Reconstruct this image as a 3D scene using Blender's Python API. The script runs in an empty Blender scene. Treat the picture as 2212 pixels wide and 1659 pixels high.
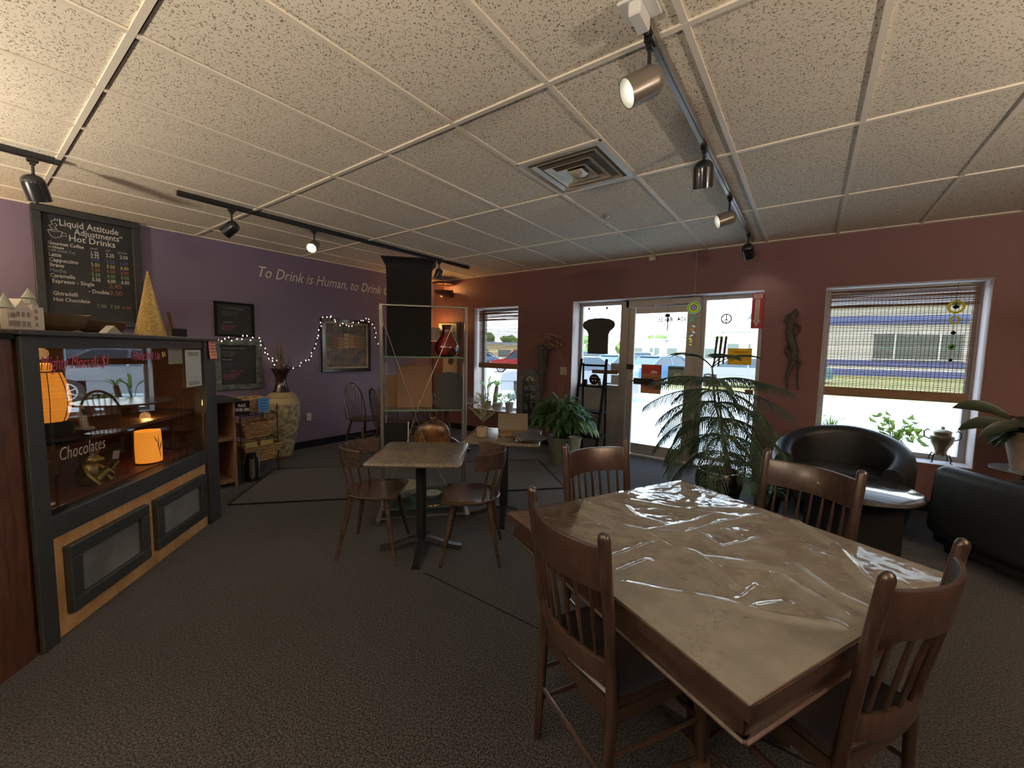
import bpy, math, random
from mathutils import Vector, Matrix, Euler, noise
D = bpy.data
sc = bpy.context.scene
COL = sc.collection
PI = math.pi
R = math.radians

# ------------------------------------------------------------ camera, light, exposure
cam_d = D.cameras.new('camera'); cam = D.objects.new('camera', cam_d); COL.objects.link(cam)
cam_d.sensor_width = 36.0; cam_d.lens = 878.47 / 2212 * 36.0; cam_d.clip_end = 600; cam_d.clip_start = .02
CF = Vector((-0.58740785, 0.80507419, -0.082508)); CR = Vector((0.80678467, 0.59055494, 0.01853016)); CU = Vector((-0.06364367, 0.05568143, 0.99641812))
cam.matrix_world = Matrix(((CR.x, CU.x, -CF.x, 0), (CR.y, CU.y, -CF.y, 0), (CR.z, CU.z, -CF.z, 1.46), (0, 0, 0, 1)))
sc.camera = cam
sc.view_settings.view_transform = 'Standard'; sc.view_settings.look = 'None'; sc.view_settings.gamma = 1; sc.view_settings.use_curve_mapping = False
sc.view_settings.exposure = 0.0

world = D.worlds.new('sky'); sc.world = world; world.use_nodes = True
wn = world.node_tree; bg = wn.nodes['Background']
tc = wn.nodes.new('ShaderNodeTexCoord'); sp = wn.nodes.new('ShaderNodeSeparateXYZ'); rp = wn.nodes.new('ShaderNodeValToRGB')
wn.links.new(tc.outputs['Generated'], sp.inputs[0]); wn.links.new(sp.outputs['Z'], rp.inputs[0]); wn.links.new(rp.outputs[0], bg.inputs[0])
rp.color_ramp.elements[0].position = 0.0; rp.color_ramp.elements[0].color = (.93, .97, 1, 1)
rp.color_ramp.elements[1].position = 0.6; rp.color_ramp.elements[1].color = (.45, .68, 1, 1)
bg.inputs[1].default_value = 5.5
sun_d = D.lights.new('sun', 'SUN'); sun_d.energy = 7.0; sun_d.angle = R(.6); sun_d.color = (1, .95, .86)
sun = D.objects.new('sun', sun_d); COL.objects.link(sun); sun.location = (0, -5, 20)
sun.rotation_euler = Vector((.25, .62, -.74)).to_track_quat('-Z', 'Y').to_euler()

# ------------------------------------------------------------ helpers
def srgb(h):
    h = h.lstrip('#'); c = [int(h[i:i+2], 16) / 255 for i in (0, 2, 4)]
    return tuple((x / 12.92 if x <= .04045 else ((x + .055) / 1.055) ** 2.4) for x in c) + (1,)
def col(c): return srgb(c) if isinstance(c, str) else tuple(c) + (1,)
class NT:
    def __init__(s, m): s.t = m.node_tree; s.n = s.t.nodes; s.l = s.t.links
    def add(s, typ, **kw):
        n = s.n.new(typ)
        for k, v in kw.items():
            if k in n.inputs: n.inputs[k].default_value = v
            else: setattr(n, k, v)
        return n
def mat(name, c, rough=.6, metal=0, c2=None, scale=8, stretch=(1, 1, 1), bump=0, bscale=None, coat=0, spec=.5, emit=None, estr=0, mixpos=(.35, .65), detail=4, alpha=None, trans=0, sheen=0, bdist=.01):
    m = D.materials.new(name); m.use_nodes = True; T = NT(m); b = T.n['Principled BSDF']
    b.inputs['Base Color'].default_value = col(c); b.inputs['Roughness'].default_value = rough; b.inputs['Metallic'].default_value = metal
    b.inputs['Coat Weight'].default_value = coat; b.inputs['Specular IOR Level'].default_value = spec; b.inputs['Coat Roughness'].default_value = .08
    b.inputs['Sheen Weight'].default_value = sheen; b.inputs['Transmission Weight'].default_value = trans
    if emit: b.inputs['Emission Color'].default_value = col(emit); b.inputs['Emission Strength'].default_value = estr
    if c2 or bump:
        tcn = T.add('ShaderNodeTexCoord'); mp = T.add('ShaderNodeMapping'); mp.inputs['Scale'].default_value = stretch
        T.l.new(tcn.outputs['Object'], mp.inputs[0])
    if c2:
        nz = T.add('ShaderNodeTexNoise', Scale=scale, Detail=detail); T.l.new(mp.outputs[0], nz.inputs['Vector'])
        cr = T.add('ShaderNodeValToRGB'); cr.color_ramp.elements[0].position = mixpos[0]; cr.color_ramp.elements[1].position = mixpos[1]
        cr.color_ramp.elements[0].color = col(c); cr.color_ramp.elements[1].color = col(c2)
        T.l.new(nz.outputs[0], cr.inputs[0]); T.l.new(cr.outputs[0], b.inputs['Base Color'])
    if bump:
        nb = T.add('ShaderNodeTexNoise', Scale=bscale or scale, Detail=3); T.l.new(mp.outputs[0], nb.inputs['Vector'])
        bp = T.add('ShaderNodeBump', Strength=bump, Distance=bdist); T.l.new(nb.outputs[0], bp.inputs['Height']); T.l.new(bp.outputs[0], b.inputs['Normal'])
    return m
def glassmat(name, tint=(1, 1, 1), refl=.06, rough=.0, rtint=(1, 1, 1)):
    m = D.materials.new(name); m.use_nodes = True; T = NT(m); T.n.clear()
    o = T.add('ShaderNodeOutputMaterial'); mx = T.add('ShaderNodeMixShader'); tr = T.add('ShaderNodeBsdfTransparent'); gl = T.add('ShaderNodeBsdfGlossy')
    tr.inputs[0].default_value = tuple(tint) + (1,); gl.inputs['Roughness'].default_value = rough; gl.inputs[0].default_value = tuple(rtint) + (1,)
    fr = T.add('ShaderNodeLayerWeight', Blend=.5); pw = T.add('ShaderNodeMath', operation='POWER'); pw.inputs[1].default_value = 4.5; T.l.new(fr.outputs['Facing'], pw.inputs[0])
    ad = T.add('ShaderNodeMath', operation='MULTIPLY_ADD', use_clamp=True); ad.inputs[1].default_value = .85; ad.inputs[2].default_value = refl
    T.l.new(pw.outputs[0], ad.inputs[0]); T.l.new(ad.outputs[0], mx.inputs[0]); T.l.new(tr.outputs[0], mx.inputs[1]); T.l.new(gl.outputs[0], mx.inputs[2]); T.l.new(mx.outputs[0], o.inputs[0])
    return m

class MB:
    def __init__(s): s.v = []; s.f = []; s.sm = []
    def add(s, vs, fs, smooth=False):
        b = len(s.v); s.v += [Vector(v) for v in vs]; s.f += [tuple(i + b for i in f) for f in fs]; s.sm += [smooth] * len(fs); return s
    def box(s, c, d, rot=None, bev=0):
        c = Vector(c); x, y, z = [k / 2 for k in d]; M = rot if rot is not None else Matrix.Identity(3)
        if bev <= 0:
            vs = [(i, j, k) for i in (-x, x) for j in (-y, y) for k in (-z, z)]
            fs = [(0, 1, 3, 2), (4, 6, 7, 5), (0, 4, 5, 1), (2, 3, 7, 6), (0, 2, 6, 4), (1, 5, 7, 3)]
            return s.add([c + M @ Vector(v) for v in vs], fs)
        e = min(bev, x * .9, y * .9, z * .9)
        vs = []; idx = {}
        for sx in (-1, 1):
            for sy in (-1, 1):
                for sz in (-1, 1):
                    for a in range(3):
                        p = [sx * x, sy * y, sz * z]
                        for q in range(3):
                            if q != a: p[q] -= (sx, sy, sz)[q] * e
                        idx[(sx, sy, sz, a)] = len(vs); vs.append(Vector(p))
        fs = []
        I = idx
        for a in range(3):
            o = [q for q in range(3) if q != a]
            for sg in (-1, 1):
                def key(s0, s1):
                    k = [0, 0, 0]; k[a] = sg; k[o[0]] = s0; k[o[1]] = s1; return tuple(k) + (a,)
                fs.append((I[key(-1, -1)], I[key(1, -1)], I[key(1, 1)], I[key(-1, 1)]))
            for s0 in (-1, 1):
                for s1 in (-1, 1):
                    def k2(sa, ax):
                        k = [0, 0, 0]; k[a] = sa; k[o[0]] = s0; k[o[1]] = s1; return tuple(k) + (ax,)
                    fs.append((I[k2(-1, o[0])], I[k2(1, o[0])], I[k2(1, o[1])], I[k2(-1, o[1])]))
        for sx in (-1, 1):
            for sy in (-1, 1):
                for sz in (-1, 1): fs.append(tuple(I[(sx, sy, sz, a)] for a in range(3)))
        return s.add([c + M @ v for v in vs], fs)
    def quad(s, a, b, c, d): return s.add([a, b, c, d], [(0, 1, 2, 3)])
    def tube(s, path, r, n=8, cap=True, flat=None):
        path = [Vector(p) for p in path]; m = len(path)
        rs = r if isinstance(r, (list, tuple)) else [r] * m
        vs = []; fs = []; up = None
        for i, p in enumerate(path):
            t = (path[min(i + 1, m - 1)] - path[max(i - 1, 0)])
            if t.length < 1e-9: t = Vector((0, 0, 1))
            t.normalize()
            if up is None:
                up = Vector((0, 0, 1)) if abs(t.z) < .9 else Vector((1, 0, 0))
                if flat is not None: up = Vector(flat[2])
            x = t.cross(up)
            if x.length < 1e-6: x = t.orthogonal()
            x.normalize(); y = x.cross(t).normalized(); up = y
            for k in range(n):
                a = 2 * PI * k / n; ca, sa = math.cos(a), math.sin(a)
                if flat is not None: ca *= flat[0]; sa *= flat[1]
                vs.append(p + (x * ca + y * sa) * rs[i])
        for i in range(m - 1):
            for k in range(n): fs.append((i * n + k, i * n + (k + 1) % n, (i + 1) * n + (k + 1) % n, (i + 1) * n + k))
        if cap: fs.append(tuple(range(n))[::-1]); fs.append(tuple((m - 1) * n + k for k in range(n)))
        return s.add(vs, fs, n > 5)
    def cyl(s, a, b, r0, r1=None, n=16): return s.tube([a, b], [r0, r0 if r1 is None else r1], n)
    def lathe(s, prof, c=(0, 0, 0), n=28, sx=1, sy=1, M=None, cap=True):
        c = Vector(c); vs = []; fs = []; m = len(prof); M = M or Matrix.Identity(3)
        for r, z in prof:
            for k in range(n): a = 2 * PI * k / n; vs.append(c + M @ Vector((r * math.cos(a) * sx, r * math.sin(a) * sy, z)))
        for i in range(m - 1):
            for k in range(n): fs.append((i * n + k, i * n + (k + 1) % n, (i + 1) * n + (k + 1) % n, (i + 1) * n + k))
        if cap: fs.append(tuple(range(n))[::-1]); fs.append(tuple((m - 1) * n + k for k in range(n)))
        return s.add(vs, fs, True)
    def prism(s, pts, z0, z1, M=None, o=(0, 0, 0)):
        o = Vector(o); M = M or Matrix.Identity(3); n = len(pts)
        vs = [o + M @ Vector((x, y, z0)) for x, y in pts] + [o + M @ Vector((x, y, z1)) for x, y in pts]
        return s.add(vs, [tuple(range(n))[::-1], tuple(range(n, 2 * n))] + [(i, (i + 1) % n, n + (i + 1) % n, n + i) for i in range(n)])
    def ball(s, c, r, n=12, M=None):
        rx, ry, rz = (r, r, r) if not isinstance(r, (tuple, list)) else r
        return s.lathe([(max(1e-4, math.sin(PI * i / n)), -math.cos(PI * i / n)) for i in range(n + 1)], c, n + 4, M=(M or Matrix.Identity(3)) @ Matrix.Diagonal((rx, ry, rz)))
    def sweep(s, prof, path):   # prof list of (offset along normal, z), path list of (point, normal)
        m = len(path); n = len(prof); vs = []
        for p, nr in path:
            p = Vector(p); nr = Vector(nr)
            for a, b in prof: vs.append(p + nr * a + Vector((0, 0, b)))
        fs = [(i * n + k, i * n + (k + 1) % n, (i + 1) * n + (k + 1) % n, (i + 1) * n + k) for i in range(m - 1) for k in range(n)]
        fs += [tuple(range(n))[::-1], tuple((m - 1) * n + k for k in range(n))]
        return s.add(vs, fs, True)
    def build(s, name, m=None, parent=None, loc=(0, 0, 0), rot=(0, 0, 0)):
        me = D.meshes.new(name); me.from_pydata([tuple(v) for v in s.v], [], s.f); me.polygons.foreach_set('use_smooth', s.sm)
        me.update()
        import bmesh
        bm = bmesh.new(); bm.from_mesh(me); bmesh.ops.recalc_face_normals(bm, faces=bm.faces); bm.to_mesh(me); bm.free()
        if any(s.sm): me.set_sharp_from_angle(angle=R(42))
        o = D.objects.new(name, me); COL.objects.link(o); o.location = loc; o.rotation_euler = rot
        if m: me.materials.append(m)
        if parent: o.parent = parent
        return o
def rotz(a): return Matrix.Rotation(a, 3, 'Z')
def rotx(a): return Matrix.Rotation(a, 3, 'X')
def roty(a): return Matrix.Rotation(a, 3, 'Y')
def tag(o, label, cat, group=None, kind=None):
    o['label'] = label; o['category'] = cat
    if group: o['group'] = group
    if kind: o['kind'] = kind
    return o
def thing(name, label, cat, loc=(0, 0, 0), rz=0, group=None):
    o = D.objects.new(name, None); COL.objects.link(o); o.location = loc; o.rotation_euler = (0, 0, rz); o.empty_display_size = .05
    return tag(o, label, cat, group)
def struct(name, mb, m, parent=None):
    o = mb.build(name, m, parent)
    if not parent: o['kind'] = 'structure'
    return o
def copy_tree(o, parent=None):
    c = o.copy(); COL.objects.link(c)
    if parent: c.parent = parent
    for ch in list(o.children): copy_tree(ch, c)
    return c
def dup(root, loc, rz, label, group=None):
    c = copy_tree(root); c.location = loc; c.rotation_euler = (0, 0, rz); c['label'] = label
    if group: c['group'] = group
    return c
def text(parent, body, loc, size, m, name='lettering', align='LEFT', shear=0, mirror=False, sp=1, off=0, ls=1, ext=.0006, rx=R(90), ry=0, wx=1):
    cu = D.curves.new(name, 'FONT'); cu.body = body; cu.size = size; cu.align_x = align; cu.shear = shear; cu.space_character = sp; cu.offset = off; cu.space_line = ls; cu.extrude = ext
    cu.resolution_u = 2
    o = D.objects.new(name, cu); COL.objects.link(o); o.location = loc; o.rotation_euler = (rx, ry, 0); cu.materials.append(m)
    me = D.meshes.new_from_object(o); D.objects.remove(o); D.curves.remove(cu)
    o = D.objects.new(name, me); COL.objects.link(o); o.location = loc; o.rotation_euler = (rx, ry, 0)
    if not me.materials: me.materials.append(m)
    o.scale = (-wx if mirror else wx, 1, 1)
    if parent: o.parent = parent
    return o
def facing(fx, fy): return math.atan2(-fx, fy)       # turns local +Y to (fx, fy)

# ------------------------------------------------------------ materials
M = {}
M['purple'] = mat('purple_paint', (.190, .142, .215), .42, bump=.12, bscale=140)
M['red'] = mat('brick_red_paint', (.205, .098, .092), .55, bump=.12, bscale=140)
M['reveal'] = mat('pale_reveal', (.62, .52, .50), .6, bump=.05, bscale=90)  # reveal faces coloured paler than the wall around them
M['alu'] = mat('aluminium_frame', (.40, .37, .33), .42, .55)
M['white_metal'] = mat('white_metal', (.72, .70, .66), .35, .1)
M['black_metal'] = mat('black_metal', (.013, .013, .014), .32)
M['black_paint'] = mat('black_stained_wood', (.020, .022, .023), .45, c2=(.035, .038, .038), scale=30, stretch=(1, 1, 8), bump=.2)
M['darkwood'] = mat('dark_red_wood', (.055, .020, .012), .38, c2=(.105, .042, .022), scale=9, stretch=(6, 6, 1), bump=.08)
M['oak'] = mat('red_oak', (.027, .0145, .011), .30, c2=(.050, .027, .019), scale=11, stretch=(5, 5, .7), bump=.06, coat=.25)
M['walnut'] = mat('walnut', (.042, .026, .019), .27, c2=(.078, .050, .036), scale=9, stretch=(6, 1, 6), bump=.05, coat=.2)
M['leather'] = mat('black_leather', (.018, .020, .021), .36, bump=.15, bscale=160)
M['oak_top'] = mat('worn_oak_top', (.075, .050, .032), .34, c2=(.115, .08, .054), scale=11, stretch=(1, 8, 1), coat=.2)
M['laminate'] = mat('stone_laminate', (.085, .072, .058), .26, c2=(.17, .145, .118), scale=60, detail=6)
M['chalk'] = mat('chalkboard', (.016, .018, .017), .6, c2=(.026, .028, .027), scale=6)
M['white_chalk'] = mat('white_chalk', (.62, .60, .56), .9); M['pink_chalk'] = mat('pink_chalk', (.55, .12, .22), .9)
M['blue_chalk'] = mat('blue_chalk', (.08, .12, .28), .9); M['green_chalk'] = mat('green_chalk', (.20, .34, .16), .9); M['orange_chalk'] = mat('orange_chalk', (.32, .13, .08), .9); M['yellow_chalk'] = mat('yellow_chalk', (.50, .46, .18), .9)
M['dim_chalk'] = mat('dim_chalk', (.26, .25, .23), .9)
M['glass'] = glassmat('window_glass', (.96, .98, .97), .02)
M['shelf_glass'] = glassmat('green_shelf_glass', (.74, .88, .80), .14, .03)
M['glass_edge'] = mat('glass_edge', (.16, .30, .25), .2, trans=.3)
M['black'] = mat('black_matte', (.008, .008, .009), .75, spec=.2)
M['paper'] = mat('white_paper', (.62, .62, .60), .8)
M['ivory'] = mat('ivory_plastic', (.50, .46, .36), .5)
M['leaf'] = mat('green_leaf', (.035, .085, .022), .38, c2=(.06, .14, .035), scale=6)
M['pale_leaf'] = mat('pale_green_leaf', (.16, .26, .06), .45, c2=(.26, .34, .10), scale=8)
M['needle'] = mat('pine_needle', (.030, .062, .030), .55, c2=(.060, .105, .048), scale=12)
M['bark'] = mat('bark', (.06, .04, .025), .8, c2=(.10, .07, .045), scale=20, bump=.4)
M['ceramic'] = mat('grey_ceramic', (.35, .34, .30), .45)
M['terracotta'] = mat('tan_clay', (.26, .20, .14), .7, c2=(.33, .27, .20), scale=9, bump=.2)
for k in ('leaf', 'pale_leaf', 'needle'):
    T = NT(M[k]); b = T.n['Principled BSDF']; o = T.n['Material Output']; tl = T.add('ShaderNodeBsdfTranslucent'); mx = T.add('ShaderNodeMixShader'); mx.inputs[0].default_value = .22 if k != 'pale_leaf' else .4
    tl.inputs[0].default_value = {'leaf': (.16, .34, .05, 1), 'pale_leaf': (.40, .55, .12, 1), 'needle': (.10, .20, .06, 1)}[k]
    T.l.new(b.outputs[0], mx.inputs[1]); T.l.new(tl.outputs[0], mx.inputs[2]); T.l.new(mx.outputs[0], o.inputs[0])
# ------------------------------------------------------------ room shell
H = 2.71; XL, XR, YB, YF = -5.80, 3.4, 5.40, -3.6
def ceiling_mat():
    m = D.materials.new('ceiling_tile'); m.use_nodes = True; T = NT(m); b = T.n['Principled BSDF']; b.inputs['Roughness'].default_value = .9
    tcn = T.add('ShaderNodeTexCoord')
    n0 = T.add('ShaderNodeTexNoise', Scale=90.0, Detail=1.0); T.l.new(tcn.outputs['Object'], n0.inputs['Vector'])
    ad = T.add('ShaderNodeMixRGB', blend_type='LINEAR_LIGHT'); ad.inputs[0].default_value = .012; T.l.new(tcn.outputs['Object'], ad.inputs[1]); T.l.new(n0.outputs['Color'], ad.inputs[2])
    vo = T.add('ShaderNodeTexVoronoi', Scale=88.0); T.l.new(ad.outputs[0], vo.inputs['Vector'])
    n1 = T.add('ShaderNodeTexNoise', Scale=80.0, Detail=2.0); T.l.new(tcn.outputs['Object'], n1.inputs['Vector'])
    mu = T.add('ShaderNodeMath', operation='MULTIPLY'); T.l.new(n1.outputs[0], mu.inputs[0]); mu.inputs[1].default_value = .60
    lt = T.add('ShaderNodeMath', operation='LESS_THAN'); T.l.new(vo.outputs['Distance'], lt.inputs[0]); T.l.new(mu.outputs[0], lt.inputs[1])
    lt2 = T.add('ShaderNodeMath', operation='GREATER_THAN'); T.l.new(n1.outputs[0], lt2.inputs[0]); lt2.inputs[1].default_value = .43
    mm = T.add('ShaderNodeMath', operation='MULTIPLY'); T.l.new(lt.outputs[0], mm.inputs[0]); T.l.new(lt2.outputs[0], mm.inputs[1])
    n2 = T.add('ShaderNodeTexNoise', Scale=1.3, Detail=3.0); T.l.new(tcn.outputs['Object'], n2.inputs['Vector'])
    cr = T.add('ShaderNodeValToRGB'); cr.color_ramp.elements[0].color = (.74, .66, .53, 1); cr.color_ramp.elements[1].color = (.82, .73, .58, 1); T.l.new(n2.outputs[0], cr.inputs[0])
    mx = T.add('ShaderNodeMixRGB'); T.l.new(mm.outputs[0], mx.inputs[0]); T.l.new(cr.outputs[0], mx.inputs[1]); mx.inputs[2].default_value = (.24, .20, .14, 1)
    T.l.new(mx.outputs[0], b.inputs['Base Color'])
    bp = T.add('ShaderNodeBump', Strength=.6, Distance=.004); bp.invert = True; T.l.new(mm.outputs[0], bp.inputs['Height']); T.l.new(bp.outputs[0], b.inputs['Normal'])
    return m
def carpet_mat(name, a, b2, sc_=1.0):
    m = D.materials.new(name); m.use_nodes = True; T = NT(m); b = T.n['Principled BSDF']; b.inputs['Roughness'].default_value = 1; b.inputs['Specular IOR Level'].default_value = .1; b.inputs['Sheen Weight'].default_value = .15
    tcn = T.add('ShaderNodeTexCoord'); n = T.add('ShaderNodeTexNoise', Scale=130.0 * sc_, Detail=3.0); T.l.new(tcn.outputs['Object'], n.inputs['Vector'])
    cr = T.add('ShaderNodeValToRGB'); cr.color_ramp.elements[0].position = .42; cr.color_ramp.elements[1].position = .60; cr.color_ramp.elements[0].color = tuple(a) + (1,); cr.color_ramp.elements[1].color = tuple(b2) + (1,)
    T.l.new(n.outputs[0], cr.inputs[0])
    n3 = T.add('ShaderNodeTexNoise', Scale=1.1, Detail=3.0); T.l.new(tcn.outputs['Object'], n3.inputs['Vector'])
    c3 = T.add('ShaderNodeValToRGB'); c3.color_ramp.elements[0].color = (.82, .80, .78, 1); c3.color_ramp.elements[1].color = (1.1, 1.1, 1.1, 1); T.l.new(n3.outputs[0], c3.inputs[0])
    mx = T.add('ShaderNodeMixRGB', blend_type='MULTIPLY'); mx.inputs[0].default_value = 1; T.l.new(cr.outputs[0], mx.inputs[1]); T.l.new(c3.outputs[0], mx.inputs[2]); T.l.new(mx.outputs[0], b.inputs['Base Color'])
    bp = T.add('ShaderNodeBump', Strength=.9, Distance=.006); T.l.new(n.outputs[0], bp.inputs['Height']); T.l.new(bp.outputs[0], b.inputs['Normal'])
    return m
M['carpet'] = carpet_mat('carpet', (.009, .0082, .0085), (.056, .051, .052))
M['carpet2'] = carpet_mat('carpet_inlay', (.020, .0175, .015), (.092, .081, .069), .8)
struct('floor', MB().box(((XL + XR) / 2, (YF + 5.68) / 2, -.05), (XR - XL + .4, 5.68 - YF, .1)), M['carpet'])
struct('ceiling', MB().box(((XL + XR) / 2, (YF + YB) / 2, H + .06), (XR - XL, YB - YF, .12)), ceiling_mat())
struct('roof', MB().box(((XL + XR) / 2, 1.0, 3.1), (XR - XL + 1.2, 10.0, .5)), M['red'])
g = MB()
for i in range(-9, 7):
    x = -0.463 + .6096 * i
    if XL < x < XR: g.box((x, (YF + YB) / 2, H - .003), (.026, YB - YF, .010))
for j in range(-5, 4):
    y = 1.7097 + 1.2171 * j
    if YF < y < YB: g.box(((XL + XR) / 2, y, H - .0035), (XR - XL, .026, .011))
g.box((-.463 - .6096 * 1.5, 2.314, H - .003), (.6096, .026, .010))
g.box((XL + .012, (YF + YB) / 2, H - .004), (.024, YB - YF, .012)); g.box(((XL + XR) / 2, YB - .012, H - .004), (XR - XL, .024, .012))
M['tbar'] = mat('ceiling_grid_paint', (.78, .70, .57), .5)
struct('trim_1', g, M['tbar'])
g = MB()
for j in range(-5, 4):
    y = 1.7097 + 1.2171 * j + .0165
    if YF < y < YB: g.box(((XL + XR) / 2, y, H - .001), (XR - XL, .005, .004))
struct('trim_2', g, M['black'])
# walls
struct('wall_left', MB().box((XL - .1, (YF + 5.75) / 2, 1.36), (.2, 5.75 - YF, 2.72)), M['purple'])
struct('wall_right', MB().box((XR + .1, (YF + 5.75) / 2, 1.36), (.2, 5.75 - YF, 2.72)), M['red'])
struct('wall_front', MB().box(((XL + XR) / 2, YF - .1, 1.36), (XR - XL + .4, .2, 2.72)), M['purple'])
OP = [(-4.78, -3.84, .42, 2.18), (-2.86, -.46, 0, 2.19), (.09, 1.255, .46, 2.175)]
w = MB(); WY, WT = 5.40 + .16, .32
def wbox(x0, x1, z0, z1): w.box(((x0 + x1) / 2, WY, (z0 + z1) / 2), (x1 - x0, WT, z1 - z0))
xs = [XL] + [v for o in OP for v in o[:2]] + [XR]
for k in range(0, len(xs), 2): wbox(xs[k], xs[k + 1], 0, H)
for x0, x1, z0, z1 in OP:
    if z0 > 0: wbox(x0, x1, 0, z0)
    wbox(x0, x1, z1, H)
struct('wall_back', w, M['red'])
rv = MB(); e = .006
for x0, x1, z0, z1 in OP:
    rv.box((x0 + e / 2, WY, (z0 + z1) / 2), (e, WT - .004, z1 - z0)); rv.box((x1 - e / 2, WY, (z0 + z1) / 2), (e, WT - .004, z1 - z0)); rv.box(((x0 + x1) / 2, WY, z1 - e / 2), (x1 - x0, WT - .004, e))
    if z0 > 0: rv.box(((x0 + x1) / 2, WY - .005, z0 + e / 2), (x1 - x0, WT + .01, e))
struct('trim_3', rv, M['reveal'])
# baseboards
bb = MB(); bb.box((XL + .008, (YF + YB) / 2, .05), (.016, YB - YF, .10)); struct('baseboard_left', bb, M['black'])
bb = MB()
for a, b in ((XL, -2.86), (-.46, XR)): bb.box(((a + b) / 2, YB - .008, .05), (b - a, .016, .10))
struct('baseboard_back', bb, M['black'])
# windows
GY = 5.66
def window(n, x0, x1, z0, z1, t=.045):
    f = MB()
    f.box(((x0 + x1) / 2, GY, z1 - t / 2), (x1 - x0, .06, t)); f.box(((x0 + x1) / 2, GY, z0 + t / 2), (x1 - x0, .06, t))
    for x in (x0 + t / 2, x1 - t / 2): f.box((x, GY, (z0 + z1) / 2), (t, .06, z1 - z0 - 2 * t))
    o = f.build('window_%d' % n, M['alu']); o['kind'] = 'structure'
    MB().box(((x0 + x1) / 2, GY, (z0 + z1) / 2), (x1 - x0 - 2 * t, .006, z1 - z0 - 2 * t)).build('pane', M['glass'], o)
    return o
window(1, -4.774, -3.846, .426, 2.174); window(4, .096, 1.249, .466, 2.169, .05)
# storefront: side light with knee panel, door, right side light
window(2, -2.854, -2.16, .93, 2.184, .05)
M['knee'] = mat('grey_panel', (.30, .29, .26), .6, c2=(.36, .35, .32), scale=5)
kp = MB(); kp.box((-2.507, GY, .465), (.694, .05, .93)); struct('trim_4', kp, M['knee'])
window(3, -1.145, -.466, .10, 2.184, .05)
pt = MB(); pt.box((-2.125, GY, 1.09), (.07, .12, 2.18)); pt.box((-1.175, GY, 1.09), (.06, .12, 2.18)); pt.box((-1.65, GY, 2.135), (.95, .12, .10)); pt.box((-1.66, GY + .0, .012), (2.39, .16, .024))
struct('trim_5', pt, M['alu'])
M['alu2'] = mat('door_aluminium', (.46, .43, .38), .4, .45)
d = MB(); x0, x1, z0, z1 = -2.085, -1.21, .03, 2.08
for x in (x0 + .04, x1 - .055): d.box((x, GY, (z0 + z1) / 2), (.08 if x < -1.6 else .11, .05, z1 - z0), bev=.004)
d.box(((x0 + x1) / 2, GY, z0 + .075), (x1 - x0 - .18, .048, .15)); d.box(((x0 + x1) / 2, GY, z1 - .04), (x1 - x0 - .18, .048, .08))
door = d.build('door_1', M['alu2']); door['kind'] = 'structure'
MB().box(((x0 + x1) / 2 - .015, GY, 1.09), (x1 - x0 - .19, .006, 1.8)).build('pane', M['glass'], door)
pb = MB(); pb.tube([(-2.06, GY - .07, 1.07), (-1.27, GY - .07, 1.055)], .011, 8); pb.tube([(-2.05, GY - .02, 1.07), (-2.05, GY - .08, 1.07)], .012, 8); pb.tube([(-1.28, GY - .02, 1.055), (-1.28, GY - .08, 1.055)], .012, 8)
pb.build('push_bar', M['alu'], door); MB().box((-1.83, GY - .09, 1.068), (.27, .035, .085), bev=.006).build('push_pad', M['black_metal'], door)
cl = MB(); cl.box((-1.33, GY - .085, 2.135), (.34, .06, .08), bev=.008); door_cl = cl.build('door_closer', M['alu'], door)
MB().tube([(-1.45, GY - .1, 2.10), (-1.70, GY - .16, 2.09), (-1.72, GY - .05, 2.085)], .009, 6).build('closer_arm', M['white_metal'], door_cl)
MB().box((-2.045, GY - .04, 1.26), (.10, .03, .07), bev=.004).build('door_lock', M['black_metal'], door)
M['ink'] = mat('dark_vinyl', (.02, .02, .025), .6)
text(door, '104 . 8th St.', (-1.33, GY - .012, 1.880), .085, M['ink'], name='street_number_lettering', mirror=True, wx=.90, off=.0016, ext=.001)
# ------------------------------------------------------------ carpet inlay and seams
rug = MB(); A0 = Vector((-4.20, 1.40)); dv = Vector((.676, .737)); dn = Vector((-.737, .676))
c4 = [A0, A0 + dv * 3.22, A0 + dv * 3.22 + dn * 1.12, A0 + dn * 1.12]
rug.prism([tuple(p) for p in c4], .001, .009)
tag(rug.build('area_rug', M['carpet2']), 'long brown flat mat laid diagonally on the carpet under the glass shelf', 'rug')
eg = MB()
for a, b in ((0, 1), (1, 2), (3, 0), (2, 3)):
    p, q = c4[a], c4[b]; eg.tube([(p.x, p.y, .006), (q.x, q.y, .006)], .0085, 6)
sm = MB(); sm.box(((-1.77 + .3) / 2, 1.735, .0012), (2.4, .008, .004)); struct('trim_6', sm, M['black'])
rugo = D.objects['area_rug']; eg.build('edge_binding', M['black'], rugo)
# ------------------------------------------------------------ outside
def omat(n, c, r=.8, **k): return mat(n, c, r, **k)
M['concrete'] = omat('concrete', (.50, .49, .46), c2=(.58, .57, .53), scale=1.5)
M['asphalt'] = omat('pale_asphalt', (.40, .40, .40), c2=(.50, .50, .50), scale=.6)
M['drygrass'] = omat('dry_grass', (.42, .34, .12), c2=(.30, .28, .10), scale=2)
o = MB().box((0, 140, -.20), (520, 268, .1)).build('ground', M['asphalt']); o['kind'] = 'structure'
o = MB().box((0, 7.2, -.1), (60, 3.0, .16)).build('sidewalk', M['concrete']); o['kind'] = 'structure'
o = MB().box((22, 40, -.17), (60, 34, .06), rotz(R(8))).build('lawn', M['drygrass']); o['kind'] = 'structure'
UP = (165, 150, 205, 0)
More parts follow.
